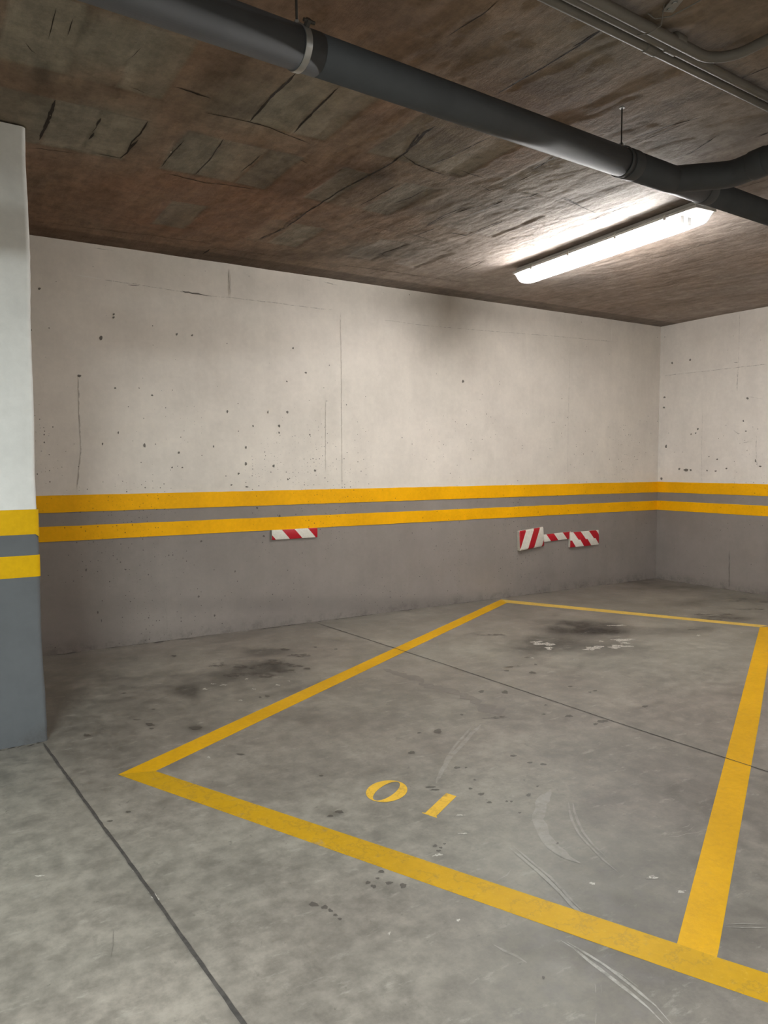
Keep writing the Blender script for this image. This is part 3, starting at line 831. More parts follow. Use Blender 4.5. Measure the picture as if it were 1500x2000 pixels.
# --- concrete floor
def floor_mat(name='power floated concrete', ov=None):
    n = NT(name); t = n.attr()
    a = n.noise(14.0, 7, 0.68); b = n.noise(70.0, 4, 0.7); c = n.noise(3.2, 6, 0.62)
    k = n.math('ADD', n.ramp(a, 0.30, 0.72, 0.74, 1.20), n.ramp(b, 0.3, 0.72, -0.05, 0.05))
    k = n.math('ADD', k, n.ramp(c, 0.3, 0.7, -0.13, 0.11))
    base = n.scale(t, k)
    sw = n.noise(9.0, 8, 0.72, stretch=(1.0, 2.6, 1.0))
    base = n.mix(n.ramp(sw, 0.56, 0.70, 0.0, 0.42), base, (0.33, 0.315, 0.275))
    dk = n.noise(6.0, 9, 0.75, stretch=(2.2, 1.0, 1.0))
    base = n.mix(n.ramp(dk, 0.57, 0.70, 0.0, 0.45), base, (0.10, 0.09, 0.076))
    sp = n.ramp(n.noise(24.0, 6, 0.7), 0.63, 0.70, 0.0, 0.5)
    base = n.mix(sp, base, (0.07, 0.064, 0.055))
    base = overlay(n, base, ov)
    n.set('Base Color', base)
    n.set('Roughness', n.ramp(a, 0.3, 0.7, 0.42, 0.62)); n.b.inputs['Specular IOR Level'].default_value = 0.35
    n.bump(n.math('ADD', n.math('MULTIPLY', c, 0.7), n.math('MULTIPLY', b, 0.12)), 0.22, 0.006)
    return n.m

def ceil_mat(name='rough cast slab soffit', ov=None):
    n = NT(name); t = n.attr()
    a = n.noise(10.0, 8, 0.7); st = n.noise(4.5, 8, 0.72, stretch=(4.0, 0.9, 1.0)); b = n.noise(55.0, 5, 0.7)
    k = n.math('ADD', n.ramp(a, 0.25, 0.75, 0.76, 1.2), n.ramp(st, 0.3, 0.7, -0.12, 0.13))
    k = n.math('ADD', k, n.ramp(b, 0.3, 0.7, -0.08, 0.08))
    n.set('Base Color', overlay(n, n.scale(t, k), ov)); n.set('Roughness', 0.8); n.b.inputs['Specular IOR Level'].default_value = 0.2
    n.bump(n.math('ADD', n.math('ADD', n.math('MULTIPLY', a, 0.6), n.math('MULTIPLY', st, 0.8)), n.math('MULTIPLY', b, 0.25)), 0.55, 0.012)
    return n.m

M_FLOOR = floor_mat(); M_CEIL = ceil_mat()
M_WALL = paint_wall('white over grey wall paint')
M_WALLR = paint_wall('white over grey wall paint, side', white=(0.74, 0.69, 0.635), pits=0.35)
M_COL = paint_wall('white over grey column paint', white=(0.70, 0.70, 0.68), grey=(0.105, 0.112, 0.120), pits=0.0, smooth=True)
M_BAND = paint_yellow('yellow band paint', 0.0, YEL, pits=1.0)
M_BANDC = paint_yellow('yellow band paint on the column', 0.0, (0.60, 0.355, 0.0))
M_LINE = paint_yellow('yellow line paint, fresh', 0.3, (0.58, 0.31, 0.0))
M_LINEW = paint_yellow('yellow line paint, worn', 0.95, (0.45, 0.255, 0.003))
M_LINEF = paint_yellow('yellow line paint, thin', 0.6, (0.60, 0.40, 0.08))
M_DIGIT = paint_yellow('yellow stencil paint', 0.8, (0.70, 0.42, 0.04))
M_JOINT = plain('joint filler', (0.045, 0.04, 0.036), 0.8, noise=0.3, nscale=40)
FM = [M_FLOOR] + [floor_mat(nm, o) for nm, o in (
    ('old oil spot', ((0.05, 0.043, 0.037), 0.78, 60, 0.15, 0.45)),
    ('pale grit', ((0.50, 0.47, 0.42), 0.85, 90, 0.36, 0.58)),
    ('damp trail', ((0.125, 0.11, 0.10), 0.62, 8, 0.1, 0.3)),
    ('tyre scuff, faint', ((0.42, 0.40, 0.37), 0.27, 22, 0.25, 0.62)),
    ('tyre scuff', ((0.52, 0.50, 0.46), 0.42, 26, 0.25, 0.62)),
    ('hairline on the floor', ((0.10, 0.09, 0.08), 0.6, 40, 0.35, 0.6)),
    ('open crack at the wall foot', ((0.02, 0.016, 0.013), 0.9, 30, 0.25, 0.45)),
    ('speckled oil', ((0.04, 0.033, 0.028), 0.75, 26, 0.40, 0.56)))]
CM = [M_CEIL] + [ceil_mat(nm, o) for nm, o in (
    ('open crack in the slab', ((0.018, 0.012, 0.009), 0.95, 30, 0.1, 0.3)),
    ('torn concrete', ((0.045, 0.028, 0.018), 0.75, 60, 0.35, 0.55)),
    ('raised cement ridge', ((0.40, 0.34, 0.30), 0.6, 20, 0.2, 0.5)))]
WO = (('crack', ((0.09, 0.078, 0.066), 0.9, 30, 0.1, 0.3)), ('hairline', ((0.20, 0.175, 0.155), 0.55, 30, 0.36, 0.6)),
      ('raised paint ridge', ((0.78, 0.75, 0.70), 0.6, 20, 0.2, 0.5)), ('blow hole', ((0.07, 0.06, 0.05), 0.85, 60, 0.0, 0.3)))
WM = [M_WALL] + [paint_wall(nm + ', long wall', ov=o) for nm, o in WO]
WMR = [M_WALLR] + [paint_wall(nm + ', side wall', white=(0.74, 0.69, 0.635), pits=0.35, ov=o) for nm, o in WO]
M_PIPE = plain('dark grey drain plastic', (0.060, 0.064, 0.070), 0.6, noise=0.08, nscale=6, spec=0.3)
M_STEEL = plain('galvanised steel', (0.42, 0.43, 0.43), 0.38, 0.85, nscale=60)
M_DARKSTEEL = plain('dark steel', (0.06, 0.055, 0.05), 0.5, 0.6)
M_CONDUIT = plain('grey conduit plastic', (0.15, 0.138, 0.122), 0.6, noise=0.1, nscale=8)
M_HOUS = plain('pale grey lamp housing', (0.62, 0.62, 0.60), 0.45, noise=0.03)
M_REFL = plain('white lamp reflector', (0.85, 0.85, 0.83), 0.35, noise=0.02)
M_CAP = plain('lamp socket plastic', (0.55, 0.54, 0.50), 0.5, noise=0.04)

def clear_mat():
    n = NT('clear ribbed acrylic'); t = n.t
    tr = n.n('ShaderNodeBsdfTransparent', i_0=(0.97, 0.98, 0.98, 1)); tl = n.n('ShaderNodeBsdfTranslucent', i_0=(0.9, 0.9, 0.9, 1))
    gl = n.n('ShaderNodeBsdfGlossy', i_0=(1, 1, 1, 1), i_1=0.12)
    m1 = n.n('ShaderNodeMixShader', i_0=0.22); t.links.new(tr.outputs[0], m1.inputs[1]); t.links.new(tl.outputs[0], m1.inputs[2])
    fr = n.n('ShaderNodeFresnel', i_0=1.45)
    m2 = n.n('ShaderNodeMixShader', i_0=fr.outputs[0]); t.links.new(m1.outputs[0], m2.inputs[1]); t.links.new(gl.outputs[0], m2.inputs[2])
    t.links.new(m2.outputs[0], n.out.inputs[0]); t.nodes.remove(n.b)
    return n.m
M_CLEAR = clear_mat()
def tube_mat(name, col, w_):
    n = NT(name); n.set('Base Color', (0.9, 0.9, 0.9, 1)); n.set('Emission Color', (*col, 1)); n.set('Emission Strength', w_)
    return n.m
M_TUBE = tube_mat('lit fluorescent tube', TUBE_MAIN, TUBE_MAIN_W)
M_TUBER = tube_mat('tube of the added aisle lamps', TUBE_REAR, TUBE_REAR_W)

def stripe_mat(name, axis, period, slope, phase, duty=0.5, kink=None):
    """red and white slanted stripes, in the object's own x / z; a folded sheet shifts them below the fold"""
    n = NT(name); co = n.n('ShaderNodeTexCoord').outputs['Object']; s = n.n('ShaderNodeSeparateXYZ', i_0=co)
    v = n.math('MULTIPLY_ADD', s.outputs[2], slope, s.outputs[0])
    if kink:
        below = n.math('LESS_THAN', s.outputs[2], kink[0]); v = n.math('MULTIPLY_ADD', below, kink[1], v)
    fr = n.math('FRACT', n.math('ADD', n.math('DIVIDE', v, period), phase))
    red = n.math('LESS_THAN', fr, duty)
    dirt = n.ramp(n.noise(60.0, 5, 0.7), 0.3, 0.75, 0.88, 1.06)
    col = n.mix(red, (0.72, 0.69, 0.62), (0.42, 0.003, 0.015))
    front = n.math('GREATER_THAN', n.math('MULTIPLY', n.n('ShaderNodeSeparateXYZ', i_0=n.n('ShaderNodeNewGeometry').outputs['Normal']).outputs[1], -1.0), 0.35)
    col = n.mix(front, (0.55, 0.52, 0.45), col)
    n.set('Base Color', n.scale(col, dirt)); n.set('Roughness', 0.4); n.bump(n.noise(120.0, 3), 0.1, 0.001)
    return n.m

# ------------------------------------------------------------------ floor
def floor_tone(U, V):
    k = np.ones_like(U)
    k += 0.42 * fbm(U, V, 0.8, 5, 3.1, 1.7) + 0.42 * fbm(U, V * 1.5, 2.9, 5, 9.0, 2.0) + 0.16 * fbm(U * 1.5, V, 11.0, 3)
    for e in FLOOR_TONES:
        g = blob(U, V, e); g = g * np.clip(1 + 2.2 * fbm(U, V, 8.0, 5, e[0] * 7), 0.1, 1.6)
        k *= 1 + e[6] * np.clip(g, 0, 1)
    base = np.array([0.202, 0.188, 0.161]); warm = np.array([0.212, 0.174, 0.151]); green = np.array([0.194, 0.192, 0.162])
    a = np.clip(0.5 + 1.6 * fbm(U, V, 0.55, 3, 21.0, 4.0), 0, 1)[..., None]
    a2 = np.clip(0.5 + 2.2 * fbm(U, V, 1.3, 3, 1.0, 14.0), 0, 1)[..., None]
    col = base * (1 - a * .6) + warm * a * .6; col = col * (1 - .35 * a2) + green * .35 * a2
    return np.clip(col * k[..., None], 0.015, 0.6)
us = axis_steps(X0, -7.6, 0.02, 0.02, 0.016); vs2 = axis_steps(Y0, -4.9, 0.02, 0.02, 0.016)
on_floor = lambda u, v, h: (u, v, h)
me = grid_mesh('floor', us, vs2, lambda U, V, h: (U, V, h), floor_tone)
mk = Marks(on_floor)
for i, e in enumerate(OIL_DROPS):
    big = math.hypot(e[2], e[3]) > 0.045
    mk.spot(e, 8 if big else 1, i, 30 if big else 18, 0.5 if big else 0.25)
for i, e in enumerate(PALE_FLECKS):
    mk.spot(e, 2, 500 + i, rough=0.5)
KM = {'damp': 3, 'scuff': 4, 'scuff2': 5, 'hair': 6}
for i, (pts, wd, k) in enumerate(FLOOR_STROKES): mk.ribbon(pts, wd, KM[k], rough=0.12 if k != 'damp' else 0.3, seed=i, step=0.03)
# dark broken joint where floor meets walls
for j in range(40):
    a = -6.6 + j * 0.165
    if random.random() < 0.75: mk.ribbon([(a, -0.006 - random.random() * .012), (a + random.uniform(.08, .2), -0.006 - random.random() * .012)], random.uniform(.008, .022), 7, 0.6, 0.015, j)
    if random.random() < 0.35: mk.ribbon([(a, -0.02), (a + random.uniform(.03, .12), -0.025)], random.uniform(.006, .014), 2, 0.6, 0.015, j)
for j in range(12):
    a = -0.05 - j * 0.13
    mk.ribbon([(-0.012, a), (-0.012, a - .11)], .012, 2 if j % 2 else 7, 0.6, 0.015, j)
for j in range(6): mk.ribbon([(-6.55 - j * .04, -1.712), (-6.585 - j * .04, -1.714)], .014, 7, 0.6, 0.01, j)
mk.merge(me, (0, 0, 1), floor_tone)
floor = link('floor', me, FM)
tag(floor, 'grey power-floated concrete floor with oil stains and tyre scuffs', kind='structure')

# sawn joints across the slab
def strip(name, pts, wd, mat, parent, h, rough=0.06, step=0.03, seed=0, gap=0.0, mi=0):
    m_ = Marks(lambda u, v, hh: (u, v, h)); m_.ribbon(pts, wd, 0, rough, step, seed, gap)
    m_.bm.normal_update()
    for f in m_.bm.faces:
        if f.normal.z < 0: f.normal_flip()
    return from_bm(name, m_.bm, mat, parent)

def poly(name, pts, mat, parent, h, sub=0):
    """flat painted shape with a paint film's thickness"""
    bm = bmesh.new(); top = [bm.verts.new((x, y, h)) for x, y in pts]; bot = [bm.verts.new((x, y, 0.0)) for x, y in pts]
    bm.faces.new(top); n_ = len(pts)
    for i in range(n_): bm.faces.new((bot[i], bot[(i + 1) % n_], top[(i + 1) % n_], top[i]))
    bmesh.ops.recalc_face_normals(bm, faces=bm.faces[:])
    if sum(f.normal.z for f in bm.faces if len(f.verts) == n_) < 0: bmesh.ops.reverse_faces(bm, faces=bm.faces[:])
    return from_bm(name, bm, mat, parent)

# bay lines: the corners of the painted rectangle
A_o, A_i = (-6.337, -2.276), (-6.197, -2.324)
o1 = tag(poly('parking_line', [(-6.337, -2.276), (-6.197, -2.324), (-2.398, -0.222), (-2.33, -0.062)], M_LINE, floor, 0.0012), 'yellow line running from the front corner of the bay to the wall')
o2 = tag(poly('parking_line', [(-6.337, -2.276), (-5.413, -4.254), (-5.10, -4.905), (-4.98, -4.88), (-5.262, -4.312), (-5.303, -4.221), (-6.197, -2.324)], M_LINEW, floor, 0.0016), 'worn yellow line along the front of the bay')
o3 = tag(poly('parking_line', [(-5.303, -4.221), (-5.262, -4.312), (-5.225, -4.293), (-3.394, -3.294), (-1.30, -2.135), (-1.407, -2.085)], M_LINE, floor, 0.0012), 'yellow line along the right side of the bay')
o4 = tag(poly('parking_line', [(-2.398, -0.222), (-2.33, -0.062), (-1.30, -2.085), (-1.407, -2.085)], M_LINEF, floor, 0.0009), 'thin faded yellow line across the back of the bay')

# the stencilled number
uu = Vector((0.428, -0.904)); vv_ = Vector((0.868, 0.497))
def ring(cx, cy, a0, b0, a1, b1, name):
    bm = bmesh.new(); N = 48; o_ = []; i_ = []
    for k in range(N):
        t = 2 * math.pi * k / N
        p = Vector((cx, cy)) + uu * a0 * math.cos(t) + vv_ * b0 * math.sin(t); q = Vector((cx, cy)) + uu * a1 * math.cos(t) + vv_ * b1 * math.sin(t)
        o_.append(bm.verts.new((p.x, p.y, 0.0012))); i_.append(bm.verts.new((q.x, q.y, 0.0012)))
    for k in range(N): bm.faces.new((o_[k], o_[(k + 1) % N], i_[(k + 1) % N], i_[k]))
    bm.normal_update()
    for f in bm.faces:
        if f.normal.z < 0: f.normal_flip()
    return from_bm(name, bm, M_DIGIT, floor)
tag(ring(-5.468, -3.008, 0.080, 0.100, 0.036, 0.094, 'bay_number'), 'yellow stencilled figure 0')
cx, cy = -5.355, -3.218
q = [Vector((cx, cy)) + uu * a + vv_ * b for a, b in ((-.024, -.090), (-.036, -.098), (.030, -.102), (.022, -.09), (.024, .094), (-.022, .098))]
tag(poly('bay_number', [(p.x, p.y) for p in q], M_DIGIT, floor, 0.0012), 'yellow stencilled figure 1')
tag(strip('floor_joint', [(-6.556, -1.72), (-6.52, -2.2), (-6.455, -3.103), (-6.402, -3.871), (-6.33, -4.9), (-6.1, -8.0)], 0.011, M_JOINT, floor, 0.0018, 0.12, 0.03, 3), 'wide sawn joint running from the column base')
tag(strip('floor_joint', [(-4.302, -0.009), (-4.165, -1.587), (-4.081, -2.949), (-4.016, -3.708), (-3.93, -4.9), (-3.75, -8.0)], 0.006, M_JOINT, floor, 0.0022, 0.10, 0.05, 4), 'narrow sawn joint crossing the bay')

# ------------------------------------------------------------------ ceiling
def ceil_layout(U, V):
    """pot blocks between ribs: cell pattern in the part the blocks show through"""
    xe = [-6.70, -6.46, -6.275, -6.09, None, -5.91, -5.715, -5.51, -5.33, None, -5.10, -4.93, -4.72, -4.52, None, -4.30, -4.09, -3.90, -3.70, None, -3.42, -3.2]
    ye = [(-1.53, -2.03), (-2.25, -2.76), (-0.62, -1.10)]
    blockm = np.zeros_like(U); edge = np.zeros_like(U); tone = np.zeros_like(U)
    wx = U + 0.02 * fbm(U, V, 6.0, 3); wy = V + 0.025 * fbm(U, V, 5.0, 3, 4, 4)
    k = 0
    for j, (y1, y0) in enumerate(ye):
        for a, b in zip(xe[:-1], xe[1:]):
            if a is None or b is None: continue
            k += 1; r = random.Random(k * 7)
            if j == 2 and r.random() < 0.65: continue
            pres = 1.0 if r.random() < 0.8 else 0.3
            d = np.minimum(np.minimum(wx - a, b - wx), np.minimum(wy - y0, y1 - wy))
            inn = sstep(d, -0.006, 0.012) * pres
            blockm = np.maximum(blockm, inn); tone += inn * r.uniform(-0.16, 0.18)
            edge = np.maximum(edge, pres * np.exp(-(d / 0.009) ** 2) * np.clip(0.5 + 3.5 * fbm(U, V, 7.0, 3, k), 0, 1))
    return blockm, edge, tone
def ceil_tone(U, V):
    bl, ed, tn = ceil_layout(U, V)
    rust = np.array([0.208, 0.112, 0.068]); brown = np.array([0.205, 0.142, 0.098]); grey = np.array([0.205, 0.180, 0.140]); lamp_tint = np.array([0.232, 0.205, 0.188])
    r = 0.30 + 0.9 * fbm(U, V, 0.9, 4, 5, 5); g = 0.15 + 0.8 * fbm(U, V, 1.1, 4, 30, 3)
    for e in CEILING_RUST: r = r + e[6] * blob(U, V, e) * 0.7
    for e in CEILING_GREY: g = g + e[6] * blob(U, V, e); r = r - 0.5 * e[6] * blob(U, V, e)
    g = g + 0.55 * bl; r = np.clip(r, 0, 1) * (1 - 0.6 * bl); g = np.clip(g, 0, 1)
    right = sstep(U, -5.2, -3.4)  # lamp side of the slab: colour turns greyer and paler, imitating lamplight
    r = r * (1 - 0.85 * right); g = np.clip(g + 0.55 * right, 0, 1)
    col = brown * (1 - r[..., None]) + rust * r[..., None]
    col = col * (1 - g[..., None]) + (grey * (1 - right[..., None]) + lamp_tint * right[..., None]) * g[..., None]
    k = 1 + 0.35 * fbm(U * 1.2, V, 3.0, 5, 8, 1) + tn + 0.24 * fbm(U * 5.0 + V * .6, V * 0.9, 1.6, 4, 2, 9) + 0.10 * fbm(U * 30, V * 2.0, 1.0, 3, 4, 2) * sstep(V, -1.55, -1.4)
    k = k - 0.32 * ed
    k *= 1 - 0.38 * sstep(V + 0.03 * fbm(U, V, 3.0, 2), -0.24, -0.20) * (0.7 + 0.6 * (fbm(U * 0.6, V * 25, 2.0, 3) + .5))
    for e in CEILING_TONES:
        k *= 1 + e[6] * np.clip(blob(U, V, e) * (1 + 1.0 * fbm(U, V, 8.0, 3, e[0])), 0, 1)
    return np.clip(col * (1.02 + 0.38 * sstep(U, -4.8, -3.4))[..., None] * k[..., None], 0.012, 0.6)  # slab painted lighter towards the lamp, its glow put into the colour
def ceil_height(U, V):
    bl, ed, tn = ceil_layout(U, V)
    q_ = 7 * (fbm(U * 3.0 + .4 * V, V * 0.9, 1.8, 4, 3, 3) + .5); step_ = (np.floor(q_) + sstep(q_ - np.floor(q_), 0.86, 1.0)) / 7
    h = 0.012 * step_ + 0.004 * fbm(U, V, 4.0, 4) + 0.003 * bl + 0.0025 * ed + tn * .01
    return h * (0.4 + 0.6 * sstep(-V, 0.1, 0.4))
us = axis_steps(X0, -7.4, 0.02, 0.02, 0.014); vs2 = axis_steps(Y0, -4.6, 0.02, 0.02, 0.014)
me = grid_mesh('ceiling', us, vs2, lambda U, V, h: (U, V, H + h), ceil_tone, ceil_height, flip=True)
mk = Marks(lambda u, v, h: (u, v, H - h - 0.0006))
KC = {'crack': 1, 'rough': 2, 'ridge': 3}
for i, (pts, wd, k) in enumerate(CEILING_STROKES): mk.ribbon(pts, wd, KC[k], rough=0.22, seed=i, step=0.025)
rr = random.Random(3)
for j in range(70):
    x = rr.uniform(-4.3, -0.6); y = rr.uniform(-4.0, -0.4); L = rr.uniform(.08, .45); dx = rr.uniform(-.02, .05)
    mk.ribbon([(x, y), (x + dx * .6 + rr.uniform(-.008, .008), y - L * .5), (x + dx, y - L)], rr.uniform(.003, .008), rr.choice((1, 2, 3, 3)), rough=0.3, seed=900 + j, step=0.02)
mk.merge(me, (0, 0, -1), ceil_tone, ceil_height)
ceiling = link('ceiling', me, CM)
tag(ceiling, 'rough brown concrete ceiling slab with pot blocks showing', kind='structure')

# ------------------------------------------------------------------ walls
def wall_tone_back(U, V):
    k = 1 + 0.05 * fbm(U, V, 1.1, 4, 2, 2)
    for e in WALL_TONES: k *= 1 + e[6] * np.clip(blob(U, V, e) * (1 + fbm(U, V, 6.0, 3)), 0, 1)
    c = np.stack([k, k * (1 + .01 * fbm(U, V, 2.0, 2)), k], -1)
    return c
plain_tone = lambda U, V: np.stack([1 + 0.05 * fbm(U, V, 1.1, 4, 7, 2)] * 3, -1)
def wall(name, us, vs_, place, tone, mats, label, strokes=(), pits=(), facing=(0, -1, 0), flip=False):
    me = grid_mesh(name, us, vs_, lambda U, V, h: place(U, V, h), tone, lambda U, V: 0.003 * fbm(U, V, 1.2, 3), flip=flip)
    mk = Marks(lambda u, v, h: tuple(float(q) for q in place(u, v, h + 0.0012)))
    KW = {'crack': 1, 'hair': 2, 'ridge': 3}
    for i, (pts, wd, k) in enumerate(strokes): mk.ribbon(pts, wd, KW[k], rough=0.3, seed=i, step=0.02)
    for i, e in enumerate(pits): mk.spot(e, 4, i, 12)
    mk.merge(me, facing, tone)
    o = link(name, me, mats); tag(o, label, kind='structure'); return o
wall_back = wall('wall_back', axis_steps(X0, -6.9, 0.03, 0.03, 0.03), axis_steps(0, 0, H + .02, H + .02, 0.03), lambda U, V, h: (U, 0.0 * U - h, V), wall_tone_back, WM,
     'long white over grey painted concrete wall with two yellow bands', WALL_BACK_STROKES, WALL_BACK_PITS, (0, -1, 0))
wall_right = wall('wall_right', axis_steps(Y0, -4.5, 0.03, 0.03, 0.03), axis_steps(0, 0, H + .02, H + .02, 0.03), lambda U, V, h: (0.0 * U - h, U, V), plain_tone, WMR,
     'right-hand white over grey painted concrete wall with two yellow bands', WALL_RIGHT_STROKES, WALL_RIGHT_PITS, (-1, 0, 0), flip=True)
wall_left = wall('wall_left', axis_steps(Y0, Y0, 0.0, 0.0, 0.25), axis_steps(0, 0, H, H, 0.25), lambda U, V, h: (0.0 * U + X0 + h, U, V), plain_tone, WMR, 'far left garage wall', (), (), (1, 0, 0))
wall_front = wall('wall_front', axis_steps(X0, X0, 0.0, 0.0, 0.25), axis_steps(0, 0, H, H, 0.25), lambda U, V, h: (U, 0.0 * U + Y0 + h, V), plain_tone, WM, 'garage wall behind the camera', (), (), (0, 1, 0), flip=True)

def band(parent, axis, z0, z1, label, fine):
    """painted band: a film 1.5 mm proud of the wall, edge slightly unsteady"""
    us_ = axis_steps(*fine); bm = bmesh.new(); pr = None; t = 0.0045
    for i, u in enumerate(us_):
        a = z0 + random.uniform(-.0012, .0012); b = z1 + random.uniform(-.0012, .0012)
        pt = (lambda z, d: (u, -d, z)) if axis == 'x' else (lambda z, d: (-d, u, z))
        c_ = [bm.verts.new(pt(a, 0)), bm.verts.new(pt(a, t)), bm.verts.new(pt(b, t)), bm.verts.new(pt(b, 0))]
        if pr:
            for k in range(3): bm.faces.new((pr[k], pr[k + 1], c_[k + 1], c_[k]))
        pr = c_
    bmesh.ops.recalc_face_normals(bm, faces=bm.faces[:])
    o = from_bm('painted_band', bm, M_BAND, parent)
    want = Vector((0, -1, 0)) if axis == 'x' else Vector((-1, 0, 0))
    big = max(o.data.polygons, key=lambda p: p.area)
    if big.normal.dot(want) < 0: o.data.flip_normals()
    return tag(o, label)
band(wall_back, 'x', Z2, Z1, 'upper yellow painted band', (X0, -6.9, 0.0, 0.0, 0.08))
band(wall_back, 'x', Z4, Z3, 'lower yellow painted band', (X0, -6.9, 0.0, 0.0, 0.08))
band(wall_right, 'y', Z2, Z1, 'upper yellow painted band', (Y0, -4.5, 0.0, 0.0, 0.08))
band(wall_right, 'y', Z4, Z3, 'lower yellow painted band', (Y0, -4.5, 0.0, 0.0, 0.08))

# ------------------------------------------------------------------ column at the left
def rounded_rect(x0, y0, x1, y1, r, n=7):
    P = []
    for cx_, cy_, a0 in ((x1 - r, y1 - r, 0), (x0 + r, y1 - r, 90), (x0 + r, y0 + r, 180), (x1 - r, y0 + r, 270)):
        P += [(cx_ + r * math.cos(math.radians(a0 + 90 * k / n)), cy_ + r * math.sin(math.radians(a0 + 90 * k / n))) for k in range(n + 1)]
    return P
def prism_loop(bm, loops):
    rings = [[bm.verts.new(p) for p in L] for L in loops]; n_ = len(rings[0])
    for a, b in zip(rings[:-1], rings[1:]):
        for k in range(n_): bm.faces.new((a[k], a[(k + 1) % n_], b[(k + 1) % n_], b[k]))
    return rings
CX0, CY0, CX1, CY1 = -7.05, -1.702, -6.543, -1.20
bm = bmesh.new(); loops = []
N_ = 70
for i in range(N_ + 1):
    z = H * i / N_
    r = random.Random(i); s_ = (0.003 * math.sin(z * 3.1 + .5) + 0.002 * math.sin(z * 9) + r.uniform(-.001, .001)) + (0.010 * max(0, 1 - z / 0.45) ** 1.5)
    loops.append([(x, y, z) for x, y in rounded_rect(CX0, CY0, CX1 + s_, CY1, 0.022)])
rg = prism_loop(bm, loops); bm.faces.new(rg[0][::-1]); bm.faces.new(rg[-1])
bmesh.ops.recalc_face_normals(bm, faces=bm.faces[:])
column = from_bm('concrete_column', bm, M_COL, None, angle=30)
tag(column, 'white and grey painted concrete column with yellow bands at the left edge', 'column')
def col_band(z0, z1, label):
    bm = bmesh.new(); t = 0.0015
    L = rounded_rect(CX0 - t, CY0 - t, CX1 + t + .0035, CY1 + t, 0.023)
    wob = lambda x, y, s: 0.002 * math.sin(x * 40 + s) - (0.010 * max(0, (x - (CX1 - .012)) / .012) if s else 0)
    rg = prism_loop(bm, [[(x, y, z0 + wob(x, y, 1 if z0 > .9 else 0)) for x, y in L], [(x, y, z1) for x, y in L]])
    bmesh.ops.recalc_face_normals(bm, faces=bm.faces[:])
    return tag(from_bm('painted_band', bm, M_BANDC, column, angle=30), label)
col_band(Z2 + .003, Z1 + .003, 'upper yellow painted band'); col_band(Z4 + .003, Z3 + .003, 'lower yellow painted band')

# ------------------------------------------------------------------ drain pipe
PU = Vector((1, 0.1199, 0.0472)); PA = Vector((-5, -3.2266, 2.587))
def on_pipe(x): return PA + PU * (x + 5.0)
PR = 0.060
t = empty('drain_pipe', tuple(on_pipe(-5.0)))
tag(t, 'dark grey round drain pipe hanging under the ceiling with a side branch', 'pipe')
def local(pts, base): return [Vector(p) - Vector(base) for p in pts]
B = on_pipe(-5.0)
bm = bmesh.new(); bm_tube(bm, local([on_pipe(x) for x in (-9.5, -5.92)], B), PR + 0.0012, 48); from_bm('pipe_section', bm, M_PIPE, t)
bm = bmesh.new(); bm_tube(bm, local([on_pipe(x) for x in (-5.925, -4.30)], B), PR, 48); from_bm('pipe_section', bm, M_PIPE, t)
def collar(x0, x1, r):
    bm = bmesh.new(); e = 0.006
    xs = [x0, x0 + e * .2, x0 + e, x1 - e, x1 - e * .2, x1]; rs = [PR, r - .001, r, r, r - .001, PR]
    bm_tube(bm, local([on_pipe(x) for x in xs], B), rs, 48); return from_bm('pipe_collar', bm, M_PIPE, t, angle=40)
collar(-4.300, -4.235, PR + 0.0045)
# branch fitting
J = on_pipe(-3.92); E1 = Vector((-3.725, -3.275, J.z + .004)); E2 = Vector((-3.77, -6.5, J.z + .12))
bm = bmesh.new(); bm_tube(bm, local([on_pipe(x) for x in (-4.29, -3.60)], B), PR + .0015, 48)
from_bm('branch_fitting', bm, M_PIPE, t)
bm = bmesh.new(); path = [J] + arc_pts(J, E1, E2, 0.10, 8) + [E2]
bm_tube(bm, local(path, B), PR, 40); from_bm('branch_pipe', bm, M_PIPE, t, angle=40)
dE = (E2 - E1).normalized()
bm = bmesh.new(); a_ = E1 + dE * .10
bm_tube(bm, local([a_ + dE * s for s in (0, .002, .006, .07, .074, .076)], B), [PR, PR + .003, PR + .0045, PR + .0045, PR + .003, PR], 40); from_bm('pipe_collar', bm, M_PIPE, t, angle=40)
dJ = (E1 - J).normalized()
collar(-3.66, -3.585, PR + 0.0045)
bm = bmesh.new(); bm_tube(bm, local([on_pipe(x) for x in (-3.60, -0.06)], B), PR, 48); from_bm('pipe_section', bm, M_PIPE, t)

